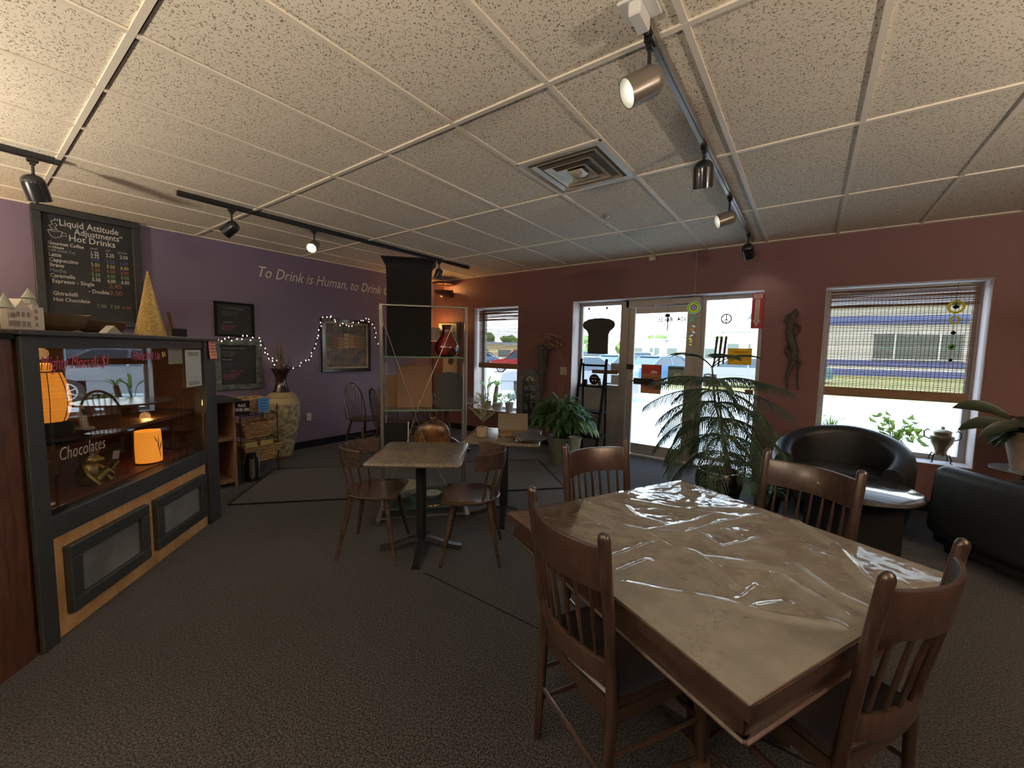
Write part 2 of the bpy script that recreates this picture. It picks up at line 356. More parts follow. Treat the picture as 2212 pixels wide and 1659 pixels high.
# ------------------------------------------------------------ lamps
def emis(n, c, s):
    m = D.materials.new(n); m.use_nodes = True; T = NT(m); b = T.n['Principled BSDF']; b.inputs['Base Color'].default_value = (.8, .8, .8, 1)
    b.inputs['Emission Color'].default_value = col(c); b.inputs['Emission Strength'].default_value = s; return m
M['bulb'] = emis('lit_bulb', (1, .95, .84), 5); M['bulb_off'] = mat('lamp_lens', (.55, .53, .5), .3)
M['head_black'] = mat('lamp_black', (.012, .012, .014), .28, coat=.4); M['head_grey'] = mat('lamp_brown_grey', (.20, .17, .135), .32, .35)
M['lamp_inner'] = mat('lamp_reflector', (.42, .41, .38), .35, .2)
def light(kind, name, parent, loc, energy, color, direction=None, size=.05, spot=R(60), blend=.6):
    ld = D.lights.new(name, kind); ld.energy = energy; ld.color = color
    if kind == 'SPOT': ld.spot_size = spot; ld.spot_blend = blend; ld.shadow_soft_size = size
    elif kind == 'POINT': ld.shadow_soft_size = size
    else: ld.shape = 'DISK'; ld.size = size
    o = D.objects.new(name, ld); COL.objects.link(o); o.location = loc
    if direction is not None: o.rotation_euler = Vector(direction).to_track_quat('-Z', 'Y').to_euler()
    if parent: o.parent = parent
    return o
def track_head(loc, dr, label, group, lit=True, seen=True, dark=True, energy=22, hook=.10, sc_=1.0):
    """bullet lamp head: adapter on the track, stem, housing, reflector rim, bulb"""
    t = thing('track_lamp', label, 'lamp', loc, 0, group)
    dr = Vector(dr).normalized(); m = M['head_black'] if dark else M['head_grey']
    a = MB(); a.box((0, 0, -.014), (.034, .055, .028), bev=.004); a.box((0, 0, -.034), (.022, .028, .022)); a.build('adapter', M['head_black'], t)
    s = MB(); s.tube([(0, 0, -.03), (0, 0, -hook - .01)], .008, 8); s.ball((0, 0, -hook - .012), .013, 8); s.build('stem', M['head_black'], t)
    c = Vector((0, 0, -hook - .058 * sc_))
    q = Vector((0, 0, 1)).rotation_difference(dr).to_matrix()
    r = .050 * sc_; L = .085 * sc_
    prof = [(.002, -L * .62)] + [(r * math.sin(PI / 2 * k / 6), -L * .62 + r * .85 * (1 - math.cos(PI / 2 * k / 6))) for k in range(1, 7)] + [(r, L), (r * .94, L), (r * .86, L * .15), (.002, L * .05)]
    h = MB(); h.lathe(prof, c, 28, M=q, cap=False); ho = h.build('housing', m, t)
    rr = MB(); rr.lathe([(r * .925, L * .99), (r * .84, L * .20), (r * .4, L * .09)], c, 24, M=q, cap=False); rr.build('reflector', M['lamp_inner'], ho)
    b = MB(); b.lathe([(.002, L * .10), (r * .35, L * .15), (r * .60, L * .42), (r * .62, L * .52), (r * .45, L * .60), (.002, L * .64)], c, 20, M=q, cap=False)
    b.build('bulb', M['bulb'] if lit else M['bulb_off'], ho)
    if lit: light('SPOT', 'spot', t, c + dr * (L + .012), energy, (1, .90, .76), dr, .03, R(70), .7)
    return t
def track(name, x, y0, y1, label, m, z=2.690):
    t = MB(); t.box((0, 0, 0), (.036, y1 - y0, .034)); t.box((0, 0, -.020), (.010, y1 - y0 - .01, .008))
    o = t.build(name, m, None, (x, (y0 + y1) / 2, z)); return tag(o, label, 'track light rail')
M['rail_grey'] = mat('rail_grey', (.24, .21, .18), .3, .5)
tr = track('light_track', -.577, 1.50, 5.12, 'grey ceiling light rail running straight to the door wall', M['rail_grey'])
track('light_track', -4.25, 1.14, 4.66, 'long black ceiling light rail above the purple wall', M['head_black'])
track('light_track', -4.25, -.9, .50, 'black ceiling light rail whose end is above the drinks menu board', M['head_black'])
jb = MB(); jb.box((0, 0, 0), (.125, .125, .012), bev=.003); jb.box((0, .0, -.03), (.045, .11, .05), bev=.005)
tag(jb.build('junction_plate', M['white_metal'], None, (-.577, 1.53, 2.70)), 'square pale metal feed plate at the near end of the grey rail', 'junction box')
g1 = 'track lamps on the grey rail'; g2 = 'track lamps on the black rails'
ZT = 2.674
track_head((-.577, 1.655, ZT), (-.62, -.50, -.42), 'largest lit grey bullet lamp, nearest on the grey rail', g1, True, True, False, 26, .10, 1.12)
track_head((-.577, 2.66, ZT), (-.06, .35, -.95), 'dark bullet lamp pointing down, second along the grey rail', g1, True, True, True, 20, .075, 1.12)
track_head((-.577, 3.60, ZT), (-.80, -.42, -.30), 'lit grey bullet lamp with round bright face, third along the grey rail', g1, True, True, False, 26, .10, 1.05)
track_head((-.577, 4.78, ZT), (.10, .72, -.62), 'dark bullet lamp at the wall end of the grey rail', g1, True, True, True, 3, .09, 1.1)
track_head((-4.25, 1.53, ZT), (-.55, -.55, -.7), 'black bullet lamp nearest the start of the rail over the purple wall', g2, True, True, True, 16, .10, 1.05)
track_head((-4.25, 2.28, ZT), (.50, -.62, -.50), 'lit bullet lamp shining outward from the rail over the purple wall', g2, True, True, False, 20, .10, 1.05)
track_head((-4.25, 4.05, ZT), (-.35, -.10, -.93), 'small black bullet lamp beside the tall black vase top', g2, True, True, True, 16, .09, 1.0)
track_head((-4.25, .375, ZT), (-.35, .25, -.9), 'black bullet lamp hanging in front of the drinks menu board', g2, True, True, True, 18, .10, 1.2)
# unseen uplighter floor lamps, added to brighten the ceiling and room
def fill_uplighter(loc, label, e, c=(1, .88, .72)):
    t = thing('fill_floor_lamp', label, 'floor lamp', loc, 0, 'added fill uplighters out of view')
    MB().lathe([(.15, 0), (.15, .015), (.04, .03), (.012, .05)], n=24).build('base', M['black_metal'], t)
    MB().cyl((0, 0, .04), (0, 0, 1.66), .012).build('pole', M['black_metal'], t)
    sh = MB().lathe([(.02, 1.62), (.10, 1.66), (.19, 1.74), (.205, 1.78), (.20, 1.78), (.18, 1.745), (.10, 1.675), (.01, 1.64)], n=28, cap=False).build('lamp_shade', M['ceramic'], t)
    MB().ball((0, 0, 1.72), .03).build('bulb', M['bulb'], sh)
    light('AREA', 'uplight', t, (0, 0, 1.80), e, c, (0, 0, 1), .34)
fill_uplighter((-3.6, -1.5, 0), 'added black uplighter out of view on the counter side', UP[0])
fill_uplighter((-.6, -1.3, 0), 'added black uplighter out of view behind the camera', UP[1])
fill_uplighter((2.7, 1.3, 0), 'added black uplighter out of view beside the side wall', UP[2])
# warm lamp added out of view for the glow above the menu
t = thing('added_counter_lamp', 'added small amber lamp out of view behind the counter', 'lamp', (-5.7, -.55, 2.0))
MB().box((.01, 0, 0), (.02, .1, .16)).build('wall_plate', M['black_metal'], t)
MB().lathe([(.02, -.05), (.09, .02), (.11, .06), (.105, .06), (.085, .025), (.01, -.04)], (.13, 0, 0), cap=False).build('lamp_shade', M['ceramic'], t)
light('POINT', 'glow', t, (.13, 0, .09), 26, (1, .66, .32), size=.05)
# red-wall bowl sconce with amber glow
t = thing('bowl_sconce', 'brown bowl wall light glowing orange high in the room corner', 'wall light', (-5.35, 5.385, 2.50))
MB().box((0, 0, -.04), (.10, .02, .14), bev=.005).build('wall_plate', M['darkwood'], t)
M['brown_bowl'] = mat('brown_bowl', (.075, .035, .02), .35, coat=.3)
MB().lathe([(.01, -.15), (.09, -.13), (.155, -.07), (.175, -.01), (.168, -.01), (.15, -.065), (.085, -.12), (.01, -.14)], (0, -.18, 0), 28, cap=False).build('bowl', M['brown_bowl'], t)
MB().lathe([(.19, .10), (.20, .13), (.19, .135), (.01, .135), (.01, .125), (.18, .12)], (0, -.18, 0), 28, cap=False).build('canopy', M['brown_bowl'], t)
MB().cyl((0, -.18, -.05), (0, -.18, .13), .012).build('stem', M['brown_bowl'], t)
light('POINT', 'glow', t, (0, -.18, .035), 9, (1, .50, .16), size=.04)
# ------------------------------------------------------------ ceiling fittings
t = thing('air_vent', 'square stepped metal air diffuser set in the ceiling grid', 'air vent', (-.463 - .6096 * 1.5, 2.314 + .3048, H - .004))
M['vent'] = mat('vent_metal', (.55, .49, .39), .35, .3)
v = MB()
for k, (s_, z) in enumerate(((.60, .0), (.475, -.010), (.345, -.016), (.215, -.020))):
    w_ = .050 if k else .045; tilt = .026
    for q in range(4):
        Rm = rotz(q * PI / 2); a = s_ / 2; b_ = a - w_
        pts = [Vector((-a, -a, z)), Vector((a, -a, z)), Vector((b_, -b_, z + (tilt if k else 0.0))), Vector((-b_, -b_, z + (tilt if k else 0.0)))]
        lo = [p + Vector((0, 0, -.003)) for p in pts]
        v.add([Rm @ p for p in pts + lo], [(0, 1, 2, 3), (4, 7, 6, 5), (0, 4, 5, 1), (2, 6, 7, 3)])
v.build('diffuser_cones', M['vent'], t)
MB().lathe([(.075, -.012), (.05, -.034), (.012, -.04)], n=4, M=rotz(PI / 4)).build('centre_cone', M['vent'], t)
MB().box((0, 0, .0035), (.58, .58, .004)).build('backing', mat('vent_inside', (.16, .14, .11), .8), t)
t = thing('fire_sprinkler', 'small metal fire sprinkler head hanging from a ceiling tile', 'sprinkler', (-1.60, 3.62, H - .002))
MB().lathe([(.034, 0), (.034, -.006), (.012, -.012), (.010, -.035)], n=20).build('escutcheon', M['alu'], t)
s = MB(); s.tube([(-.012, 0, -.03), (-.014, 0, -.045), (0, 0, -.058)], .003, 6); s.tube([(.012, 0, -.03), (.014, 0, -.045), (0, 0, -.058)], .003, 6); s.lathe([(.022, -.058), (.022, -.061)], n=14); s.build('deflector', M['alu'], t)
t = thing('motion_sensor', 'white wedge motion sensor fixed at the top of the red wall', 'sensor', (-1.72, 5.40, 2.685))
MB().box((0, -.028, -.012), (.085, .055, .06), rotx(R(20)), bev=.012).build('body', M['ivory'], t); MB().box((0, -.058, -.025), (.05, .012, .02), rotx(R(20)), bev=.004).build('sensor_lens', M['white_metal'], t)
# ------------------------------------------------------------ oak dining table, cover, pressback chairs
TC = Vector((-.30, 1.66, 0)); TA = math.atan2(-.447, .894)      # local x -> (.894,-.447)
t = thing('dining_table', 'large square oak dining table under clear plastic in the foreground', 'table', TC, TA)
MB().box((0, 0, .725), (1.10, 1.10, .032), bev=.004).build('tabletop', M['oak_top'], t)
eb = MB()
for q in range(4): eb.box(rotz(q * PI / 2) @ Vector((0, -.5515, .724)), (1.108, .006, .033), rotz(q * PI / 2))
eb.build('edge_band', M['oak'], t)
ap = MB()
for q in range(4):
    Rm = rotz(q * PI / 2)
    ap.box(Rm @ Vector((0, -.520, .672)), (1.062, .022, .074), Rm, bev=.003); ap.box(Rm @ Vector((0, -.527, .640)), (1.08, .034, .014), Rm, bev=.005)
ap.build('apron', M['oak'], t)
M['ped'] = mat('dark_pedestal_wood', (.030, .015, .010), .35, c2=(.05, .026, .016), scale=9, stretch=(5, 5, 1))
MB().lathe([(.14, .64), (.155, .60), (.12, .55), (.145, .42), (.155, .25), (.12, .17), (.15, .12)], n=8).build('pedestal', M['ped'], t)
for q in range(4):
    Rm = rotz(q * PI / 2 + PI / 4); b_ = MB(); b_.sweep([(-.03, -.035), (.03, -.035), (.03, .035), (-.03, .035)], [(Rm @ Vector((x, 0, z)), Rm @ Vector((0, 1, 0))) for x, z in ((.05, .17), (.16, .15), (.27, .09), (.34, .045))]); b_.build('foot', M['ped'], t)
# cover: cream cloth pad and clear plastic, wrinkled
WR = [[(-.53, -.195), (-.219, -.073), (-.034, .012)], [(-.419, .037), (-.198, .217), (-.007, .387)], [(-.451, -.064), (-.373, -.034), (-.25, -.083), (-.177, -.037)],
 [(-.409, -.246), (-.233, -.214), (-.127, -.141), (-.11, .107), (-.126, .247)], [(-.112, -.107), (-.05, -.022), (-.051, .235), (-.036, .468)], [(-.112, -.156), (-.011, -.167), (.07, -.117), (.166, -.135), (.249, -.184)],
 [(-.031, -.393), (-.053, -.169)], [(.115, -.476), (.206, -.388), (.302, -.291), (.427, -.197), (.5, -.097)], [(.06, .53), (.248, .432), (.45, .209)], [(.272, .125), (.393, .061), (.493, .058)],
 [(.283, .013), (.382, -.019), (.478, -.035)], [(.121, -.1), (.227, .03), (.28, .071)], [(.43, .355), (.507, .3)], [(-.063, .048), (.09, .007), (.102, .209)], [(-.011, .162), (.099, .156), (.189, .178)],
 [(.318, -.232), (.298, -.11)], [(.362, -.215), (.384, -.119)], [(.051, -.446), (.035, -.306)], [(-.217, .241), (-.126, .44), (-.001, .52)]]
WA = [9, 9, 12, 13, 13, 13, 7, 10, 14, 11, 10, 9, 7, 11, 9, 6, 5, 6, 8]
def seg_d(p, a, b):
    ab = b - a; tt = max(0, min(1, (p - a).dot(ab) / max(1e-9, ab.length_squared))); return (p - a - ab * tt).length
WS = [([Vector(q) for q in w_], a * .001) for w_, a in zip(WR, WA)]
def wrinkle(x, y):
    p = Vector((x, y)); h_ = 0
    for pts, a in WS:
        dmin = min(seg_d(p, pts[i], pts[i + 1]) for i in range(len(pts) - 1)); w_ = .015
        if dmin < .06: h_ = max(h_, a * math.exp(-(dmin / w_) ** 2))
    h_ += .0040 * noise.noise(Vector((x * 5, y * 5, 1))) + .0022 * abs(noise.noise(Vector((x * 11, y * 8, 4)))) + .0006 * noise.noise(Vector((x * 40, y * 34, 2)))
    e_ = min(.549 - abs(x), .549 - abs(y)); h_ *= min(1, e_ / .03) if e_ < .03 else 1
    return h_
def sheet(n, clip, hf, z0, edge=.537):
    m = MB(); idx = {}
    for i in range(n + 1):
        for j in range(n + 1):
            x = -edge + 2 * edge * i / n; y = -edge + 2 * edge * j / n
            if clip(x, y): idx[(i, j)] = len(m.v); m.v.append(Vector((x, y, z0 + hf(x, y))))
    for i in range(n):
        for j in range(n):
            k = [(i, j), (i + 1, j), (i + 1, j + 1), (i, j + 1)]
            if all(q in idx for q in k): m.f.append(tuple(idx[q] for q in k)); m.sm.append(True)
    return m
M['pad'] = mat('cream_quilted_cloth', (.215, .20, .18), .85, c2=(.29, .27, .245), scale=14, bump=.35, bscale=70, bdist=.004)
o = sheet(60, lambda x, y: x + y > -.70, lambda x, y: .001, .7422, .547).build('table_pad', M['pad'], None, TC, (0, 0, TA)); tag(o, 'cream cloth pad lying under the clear plastic on the oak table', 'tablecloth')
M['plastic'] = glassmat('clear_plastic_sheet', (.94, .94, .93), .12, .05)
o = sheet(230, lambda x, y: True, lambda x, y: .003 + wrinkle(x, y), .7430, .549).build('plastic_table_cover', M['plastic'], None, TC, (0, 0, TA)); tag(o, 'clear wrinkled plastic sheet over the cream table pad', 'table cover')

def oak_chair():
    t = thing('pressback_chair', '', 'chair', (0, 0, 0))
    def bow(u, dep): return -dep * (1 - u * u)
    for s in (-1, 1):
        p = MB(); p.tube([(s * .185, -.22, 0), (s * .193, -.20, .22), (s * .195, -.195, .45), (s * .200, -.225, .72), (s * .204, -.255, .955), (s * .204, -.257, .968), (s * .204, -.258, .974)], [.015, .019, .021, .020, .021, .016, .006], 12, flat=(1.0, .8, (0, 1, 0))); p.build('back_post', M['oak'], t)
        p = MB(); p.tube([(s * .21, .20, 0), (s * .205, .19, .10), (s * .198, .18, .25), (s * .19, .165, .43)], [.012, .018, .021, .016], 12); p.build('leg', M['oak'], t)
    def rail(z0, z1, y0, y1, dep, th, x0=.196):
        pr = [(-th / 2, z0), (th / 2, z0), (th / 2, z1 - .006), (th / 2 - .004, z1), (-th / 2 + .004, z1), (-th / 2, z1 - .006)]
        yy = (y0 + y1) / 2; return MB().sweep([(a + (y1 - y0) * ((b - z0) / (z1 - z0) - .5), b) for a, b in pr], [((x0 * u, yy + bow(u, dep), 0), (0, 1, 0)) for u in [k / 8 - 1 for k in range(17)]])
    rail(.795, .925, -.232, -.247, .060, .018).build('crest_rail', M['oak'], t)
    rail(.500, .575, -.198, -.205, .045, .018).build('lower_rail', M['oak'], t)
    for k in range(7):
        u = -.78 + 1.56 * k / 6; z_ = [(.19 * u, -.203 + bow(u, .045), .57), (.191 * u, -.217 + bow(u, .052), .68), (.192 * u, -.232 + bow(u, .060), .80)]
        MB().tube(z_, [.0055, .0075, .0055], 8).build('spindle', M['oak'], t)
    st = MB(); pts = [(-.20, -.185), (-.205, .0), (-.225, .17), (-.19, .215), (0, .232), (.19, .215), (.225, .17), (.205, 0), (.20, -.185), (0, -.215)]
    n = len(pts); 
    def ring(s_, z): return [Vector((x * s_, y * s_, z)) for x, y in pts]
    rs = [ring(.95, .425), ring(1, .433), ring(1, .448), ring(.96, .456), ring(.80, .449), ring(.35, .444)]
    vs = [p for r_ in rs for p in r_]; fs = [(a * n + k, a * n + (k + 1) % n, (a + 1) * n + (k + 1) % n, (a + 1) * n + k) for a in range(5) for k in range(n)] + [tuple(range(n))[::-1], tuple(5 * n + k for k in range(n))]
    st.add(vs, fs, True).build('seat', M['seat_dark'], t)
    sr = MB(); sr.box((0, -.19, .400), (.37, .016, .055)); sr.box((0, .175, .405), (.35, .016, .045))
    for s in (-1, 1): sr.box((s * .195, -.005, .405), (.016, .35, .045))
    sr.build('seat_frame', M['oak'], t)
    for a, b in (((-.20, .19, .13), (.20, .19, .13)), ((-.20, .187, .24), (.20, .187, .24)), ((-.19, -.205, .15), (-.205, .19, .12)), ((.19, -.205, .15), (.205, .19, .12)), ((-.19, -.205, .27), (-.20, .185, .26)), ((.19, -.205, .27), (.20, .185, .26)), ((-.19, -.205, .20), (.19, -.205, .20))):
        MB().tube([a, Vector(a).lerp(Vector(b), .5), b], [.007, .010, .007], 8).build('stretcher', M['oak'], t)
    return t
M['seat_dark'] = mat('dark_leather_seat', (.028, .018, .015), .24, coat=.5)
ch = oak_chair(); gch = 'oak chairs around the plastic covered table'
ch.location = (-.478, 1.33, 0); ch.rotation_euler = (0, 0, facing(.47, .88)); ch['group'] = gch; ch['label'] = 'nearest oak spindle chair, back toward the camera, left side of the big table'
dup(ch, (.045, 1.53, 0), facing(-.88, .47), 'oak spindle chair at the near right corner, seen along its curved back', gch)
dup(ch, (-.69, 1.93, 0), facing(.88, -.47), 'oak spindle chair tucked behind the big table toward the door', gch)
dup(ch, (-.087, 2.156, 0), facing(-.47, -.88), 'oak spindle chair between the big table and the round table', gch)

# ------------------------------------------------------------ small cafe tables
def cafe_table(loc, rz, label):
    t = thing('cafe_table', label, 'table', loc, rz, 'square pedestal cafe tables')
    tp = MB()
    def rr(s_, z, r=.03):
        pts = []
        for cx, cy, a0 in ((1, 1, 0), (-1, 1, 90), (-1, -1, 180), (1, -1, 270)):
            for k in range(4): a = R(a0 + 30 * k); pts.append(Vector((cx * (s_ - r) + r * math.cos(a), cy * (s_ - r) + r * math.sin(a), z)))
        return pts
    rs = [rr(.30, .690), rr(.314, .696), rr(.318, .708), rr(.313, .718), rr(.300, .7235)]; n = 16
    tp.add([p for r_ in rs for p in r_], [(a * n + k, a * n + (k + 1) % n, (a + 1) * n + (k + 1) % n, (a + 1) * n + k) for a in range(4) for k in range(n)] + [tuple(range(n))[::-1], tuple(4 * n + k for k in range(n))], True)
    tp.build('tabletop', M['laminate'], t)
    MB().tube([(0, 0, .06), (0, 0, .69)], .038, 20).build('column', M['black_metal'], t)
    MB().box((0, 0, .684), (.30, .30, .010)).build('mounting_plate', M['black_metal'], t)
    for q in range(4):
        Rm = rotz(q * PI / 2 + R(4)); MB().sweep([(-.030, -.012), (.030, -.012), (.022, .014), (-.022, .014)], [(Rm @ Vector((x, 0, z)), Rm @ Vector((0, 1, 0))) for x, z in ((.02, .085), (.08, .075), (.16, .045), (.23, .022), (.29, .013))]).build('foot', M['black_metal'], t)
    return t
cafe_table((-2.21, 1.94, 0), R(37), 'small square stone-look table between two modern wooden chairs')
cafe_table((-2.11, 2.80, 0), R(30), 'small square table behind it with potted tree and magazines')
def modern_chair():
    t = thing('modern_chair', '', 'chair')
    pts = []
    for k in range(15): a = R(200 + 140 * k / 14); pts.append((.215 * math.cos(a), .02 + .215 * math.sin(a)))
    pts += [(.225, .10), (.19, .205), (0, .215), (-.19, .205), (-.225, .10)]
    n = len(pts)
    def ring(s_, z, dz=0): return [Vector((x * s_, y * s_, z - dz * (1 - min(1, abs(x) / .2)))) for x, y in pts]
    rs = [ring(.90, .420), ring(.99, .432), ring(1, .442), ring(.97, .447), ring(.75, .440), ring(.3, .436)]
    MB().add([p for r_ in rs for p in r_], [(a * n + k, a * n + (k + 1) % n, (a + 1) * n + (k + 1) % n, (a + 1) * n + k) for a in range(5) for k in range(n)] + [tuple(range(n))[::-1], tuple(5 * n + k for k in range(n))], True).build('seat', M['walnut'], t)
    for sx in (-1, 1):
        for sy in (-1, 1): MB().tube([(sx * .13, sy * .12, .425), (sx * .165, sy * .155, .22), (sx * .205, sy * .20, 0)], [.019, .017, .010], 12).build('leg', M['walnut'], t)
    path = []
    for k in range(21):
        a = R(190 + 160 * k / 20); path.append(((.205 * math.cos(a), .015 + .235 * math.sin(a), 0), (math.cos(a), math.sin(a), 0)))
    MB().sweep([(-.005, .655), (.004, .650), (.012, .70), (.016, .765), (.006, .77), (-.002, .70)], path).build('backrest', M['walnut'], t)
    for a in (212, 234, 258, 282, 306, 328):
        c, s = math.cos(R(a)), math.sin(R(a)); MB().tube([(.175 * c, .02 + .18 * s, .43), (.195 * c, .015 + .215 * s, .56), (.208 * c, .015 + .238 * s, .68)], [.010, .0075, .006], 8).build('spindle', M['walnut'], t)
    return t
mc = modern_chair(); mg = 'modern chairs at the small square table'
mc.location = (-2.50, 1.75, 0); mc.rotation_euler = (0, 0, R(37 - 90)); mc['group'] = mg; mc['label'] = 'modern low-backed wooden chair on the counter side of the small table'
dup(mc, (-1.88, 2.13, 0), R(37 + 90), 'modern low-backed wooden chair on the door side of the small table', mg)

# ------------------------------------------------------------ round table, barrel armchair, leather armchair
t = thing('round_side_table', 'low round table with pale reflective top before the black armchair', 'table', (.30, 3.93, 0))
M['gloss_top'] = mat('glossy_dark_top', (.05, .048, .045), .12, c2=(.09, .085, .08), scale=40, bump=.04, bscale=60, coat=.8)
MB().lathe([(.30, .462), (.40, .468), (.415, .478), (.415, .490), (.40, .498), (.002, .500)], n=56).build('tabletop', M['gloss_top'], t)
MB().box((.02, .0, .235), (.42, .42, .47), rotz(R(30)), bev=.006).build('pedestal', M['black'], t)
def barrel_chair(loc, rz, label, w=.40, d=.40, hb=.78, hf=.58, span=250, group=None):
    t = thing('barrel_armchair', label, 'armchair', loc, rz, group)
    # open front toward +Y; shell swept round the back
    m = MB(); N = 36; prof_n = 14; vs = []
    for k in range(N + 1):
        a = R(270 - span / 2 + span * k / N); u = abs(2 * k / N - 1)
        top = hb + (hf - hb) * (u ** 1.7); ro, ri, zb = 1.0, .70, .06
        prof = [(ri, zb), (ro * .97, zb), (ro * 1.0, zb + .10), (ro * 1.02, top * .6), (ro * 1.03, top - .10)]
        cen = (ro + ri) / 2 + .01
        for q in range(8):
            b = PI * q / 7; prof.append((cen + (ro - ri) / 2 * math.cos(b) * 1.05, top - .07 + .07 * math.sin(b)))
        prof.append((ri, top * .6))
        for r_, z in prof: vs.append(Vector((w * r_ * math.cos(a), d * r_ * math.sin(a), z)))
    n = len(prof); fs = [(i * n + k, i * n + (k + 1) % n, (i + 1) * n + (k + 1) % n, (i + 1) * n + k) for i in range(N) for k in range(n)] + [tuple(range(n))[::-1], tuple(N * n + k for k in range(n))]
    m.add(vs, fs, True).build('shell', M['leather'], t)
    MB().lathe([(.62 * w, .10), (.74 * w, .14), (.76 * w, .36), (.72 * w, .42), (.60 * w, .44), (.002, .445)], n=32).build('seat_cushion', M['leather'], t)
    MB().lathe([(.60 * w, 0), (.62 * w, .10)], n=24).build('base', M['black'], t)
    return t
barrel_chair((.27, 4.74, 0), R(168), 'black leather barrel armchair under the window with bamboo blind', .50, .46, .79, .54, 236)
def soft(mb, name, m, t, w_, seg=5):
    o = mb.build(name, m, t); b_ = o.modifiers.new('Bevel', 'BEVEL'); b_.width = w_; b_.segments = seg; b_.limit_method = 'NONE'
    for p in o.data.polygons: p.use_smooth = True
    return o
def club_chair(loc, rz, label):
    t = thing('club_armchair', label, 'armchair', loc, rz)
    m = MB()
    def slab(c, d, bev): m.box(c, d, bev=bev)
    soft(MB().box((0, -.33, .395), (.84, .17, .53), rotx(R(-4))), 'backrest', M['leather'], t, .075)
    for s in (-1, 1): soft(MB().box((s * .345, .04, .33), (.13, .66, .46)), 'armrest', M['leather'], t, .05)
    soft(MB().box((0, .06, .37), (.54, .58, .16)), 'seat_cushion', M['leather'], t, .05)
    soft(MB().box((0, 0, .16), (.80, .72, .20)), 'base', M['leather'], t, .03)
    for sx in (-1, 1):
        for sy in (-1, 1): MB().cyl((sx * .33, sy * .29, 0), (sx * .33, sy * .29, .07), .02, .026).build('foot', M['black'], t)
    return t
club_chair((1.36, 4.24, 0), R(-55), 'square black leather armchair cut off by the picture edge')
# ------------------------------------------------------------ glazed display case (local x along the front, -y outward)
CA = math.atan2(.686, -.728)
case = thing('display_case', 'black framed glass display case glowing with lamps, tan lower panel', 'display case', (-2.83, .20, 0), CA)
bp = M['black_paint']
f = MB(); f.box((.002, .010, .745), (.085, .02, 1.49), bev=.003); f.build('post', bp, case)
f = MB(); f.box((1.48, .045, .745), (.155, .09, 1.49), bev=.004); f.build('post', bp, case)
MB().box((.724, .045, 1.46), (1.358, .07, .06)).build('rail', bp, case); MB().box((.724, .05, .565), (1.358, .08, .10)).build('rail', bp, case)
f = MB(); f.box((.76, .31, 1.50), (1.64, .66, .025), bev=.004); f.build('top_board', bp, case)
M['tan'] = mat('tan_birch_panel', (.40, .22, .085), .5, c2=(.54, .32, .14), scale=7, stretch=(2, 1, 1), bump=.05)
MB().box((.724, .045, .26), (1.36, .03, .52)).build('lower_panel', M['tan'], case)
M['slate_grey'] = mat('wiped_chalkboard', (.085, .09, .09), .7, c2=(.16, .165, .165), scale=4)
for x0, x1, z0, z1 in ((.12, .69, .095, .445), (.765, 1.345, .10, .44)):
    fr = MB(); b_ = .068
    for cx, cz, dx, dz in (((x0 + x1) / 2, z1 - b_ / 2, x1 - x0, b_), ((x0 + x1) / 2, z0 + b_ / 2, x1 - x0, b_), (x0 + b_ / 2, (z0 + z1) / 2, b_, z1 - z0 - 2 * b_), (x1 - b_ / 2, (z0 + z1) / 2, b_, z1 - z0 - 2 * b_)): fr.box((cx, .012, cz), (dx, .036, dz), bev=.004)
    fo = fr.build('panel_frame', bp, case); MB().box(((x0 + x1) / 2, .024, (z0 + z1) / 2), (x1 - x0 - 2 * b_, .012, z1 - z0 - 2 * b_)).build('chalk_panel', M['slate_grey'], fo)
MB().box((-.02, .34, .745), (.036, .60, 1.485)).build('side_panel', M['darkwood'], case)
M['inner'] = mat('brown_inner_wood', (.085, .040, .018), .5, c2=(.14, .07, .03), scale=6, stretch=(1, 1, 5))
MB().box((.77, .60, 1.0), (1.56, .02, .98)).build('back_panel', M['inner'], case)
MB().box((1.545, .33, 1.0), (.02, .54, .98)).build('end_panel', M['inner'], case)
M['redmat'] = mat('red_bamboo_mat', (.16, .035, .016), .45, c2=(.28, .07, .03), scale=30, stretch=(1, 14, 1))
MB().box((.77, .34, .60), (1.54, .50, .03)).build('floor_board', M['inner'], case)
MB().box((.77, .335, .925), (1.54, .44, .022)).build('shelf', M['inner'], case)
M['case_glass'] = glassmat('case_glass', (.93, .95, .94), .13)
MB().box((.722, .03, 1.02), (1.354, .005, .82)).build('front_glass', M['case_glass'], case)
M['pinkpen'] = mat('pink_paint_pen', (.42, .07, .16), .6, emit=None); M['greenpen'] = mat('green_paint_pen', (.45, .55, .12), .6); M['whitepen'] = mat('white_paint_pen', (.36, .33, .30), .7)
text(case, 'Mighty Morsels $1', (.07, .024, 1.325), .098, M['pinkpen'], shear=.3, wx=.56, off=-.001)
text(case, 'Flizzy Roll Up', (.672, .024, 1.366), .062, M['pinkpen'], shear=.1, wx=.72); text(case, '$4', (.935, .024, 1.372), .052, M['greenpen'], wx=.72)
MB().box((.80, .024, 1.360), (.26, .002, .003)).build('underline', M['pinkpen'], case)
text(case, 'Chocolates', (.13, .024, .875), .095, M['whitepen'], shear=.2, wx=.66, off=-.001)
def on_case(name, mb, m, label, cat, x, y, z, rz=0): o = mb.build(name, m, None); p = Matrix.Translation((-2.83, .20, 0)) @ Matrix.Rotation(CA, 4, 'Z') @ Vector((x, y, z)); o.location = p; o.rotation_euler = (0, 0, CA + rz); return tag(o, label, cat)
def case_thing(name, label, cat, x, y, z, rz=0, group=None): p = Matrix.Translation((-2.83, .20, 0)) @ Matrix.Rotation(CA, 4, 'Z') @ Vector((x, y, z)); return thing(name, label, cat, p, CA + rz, group)
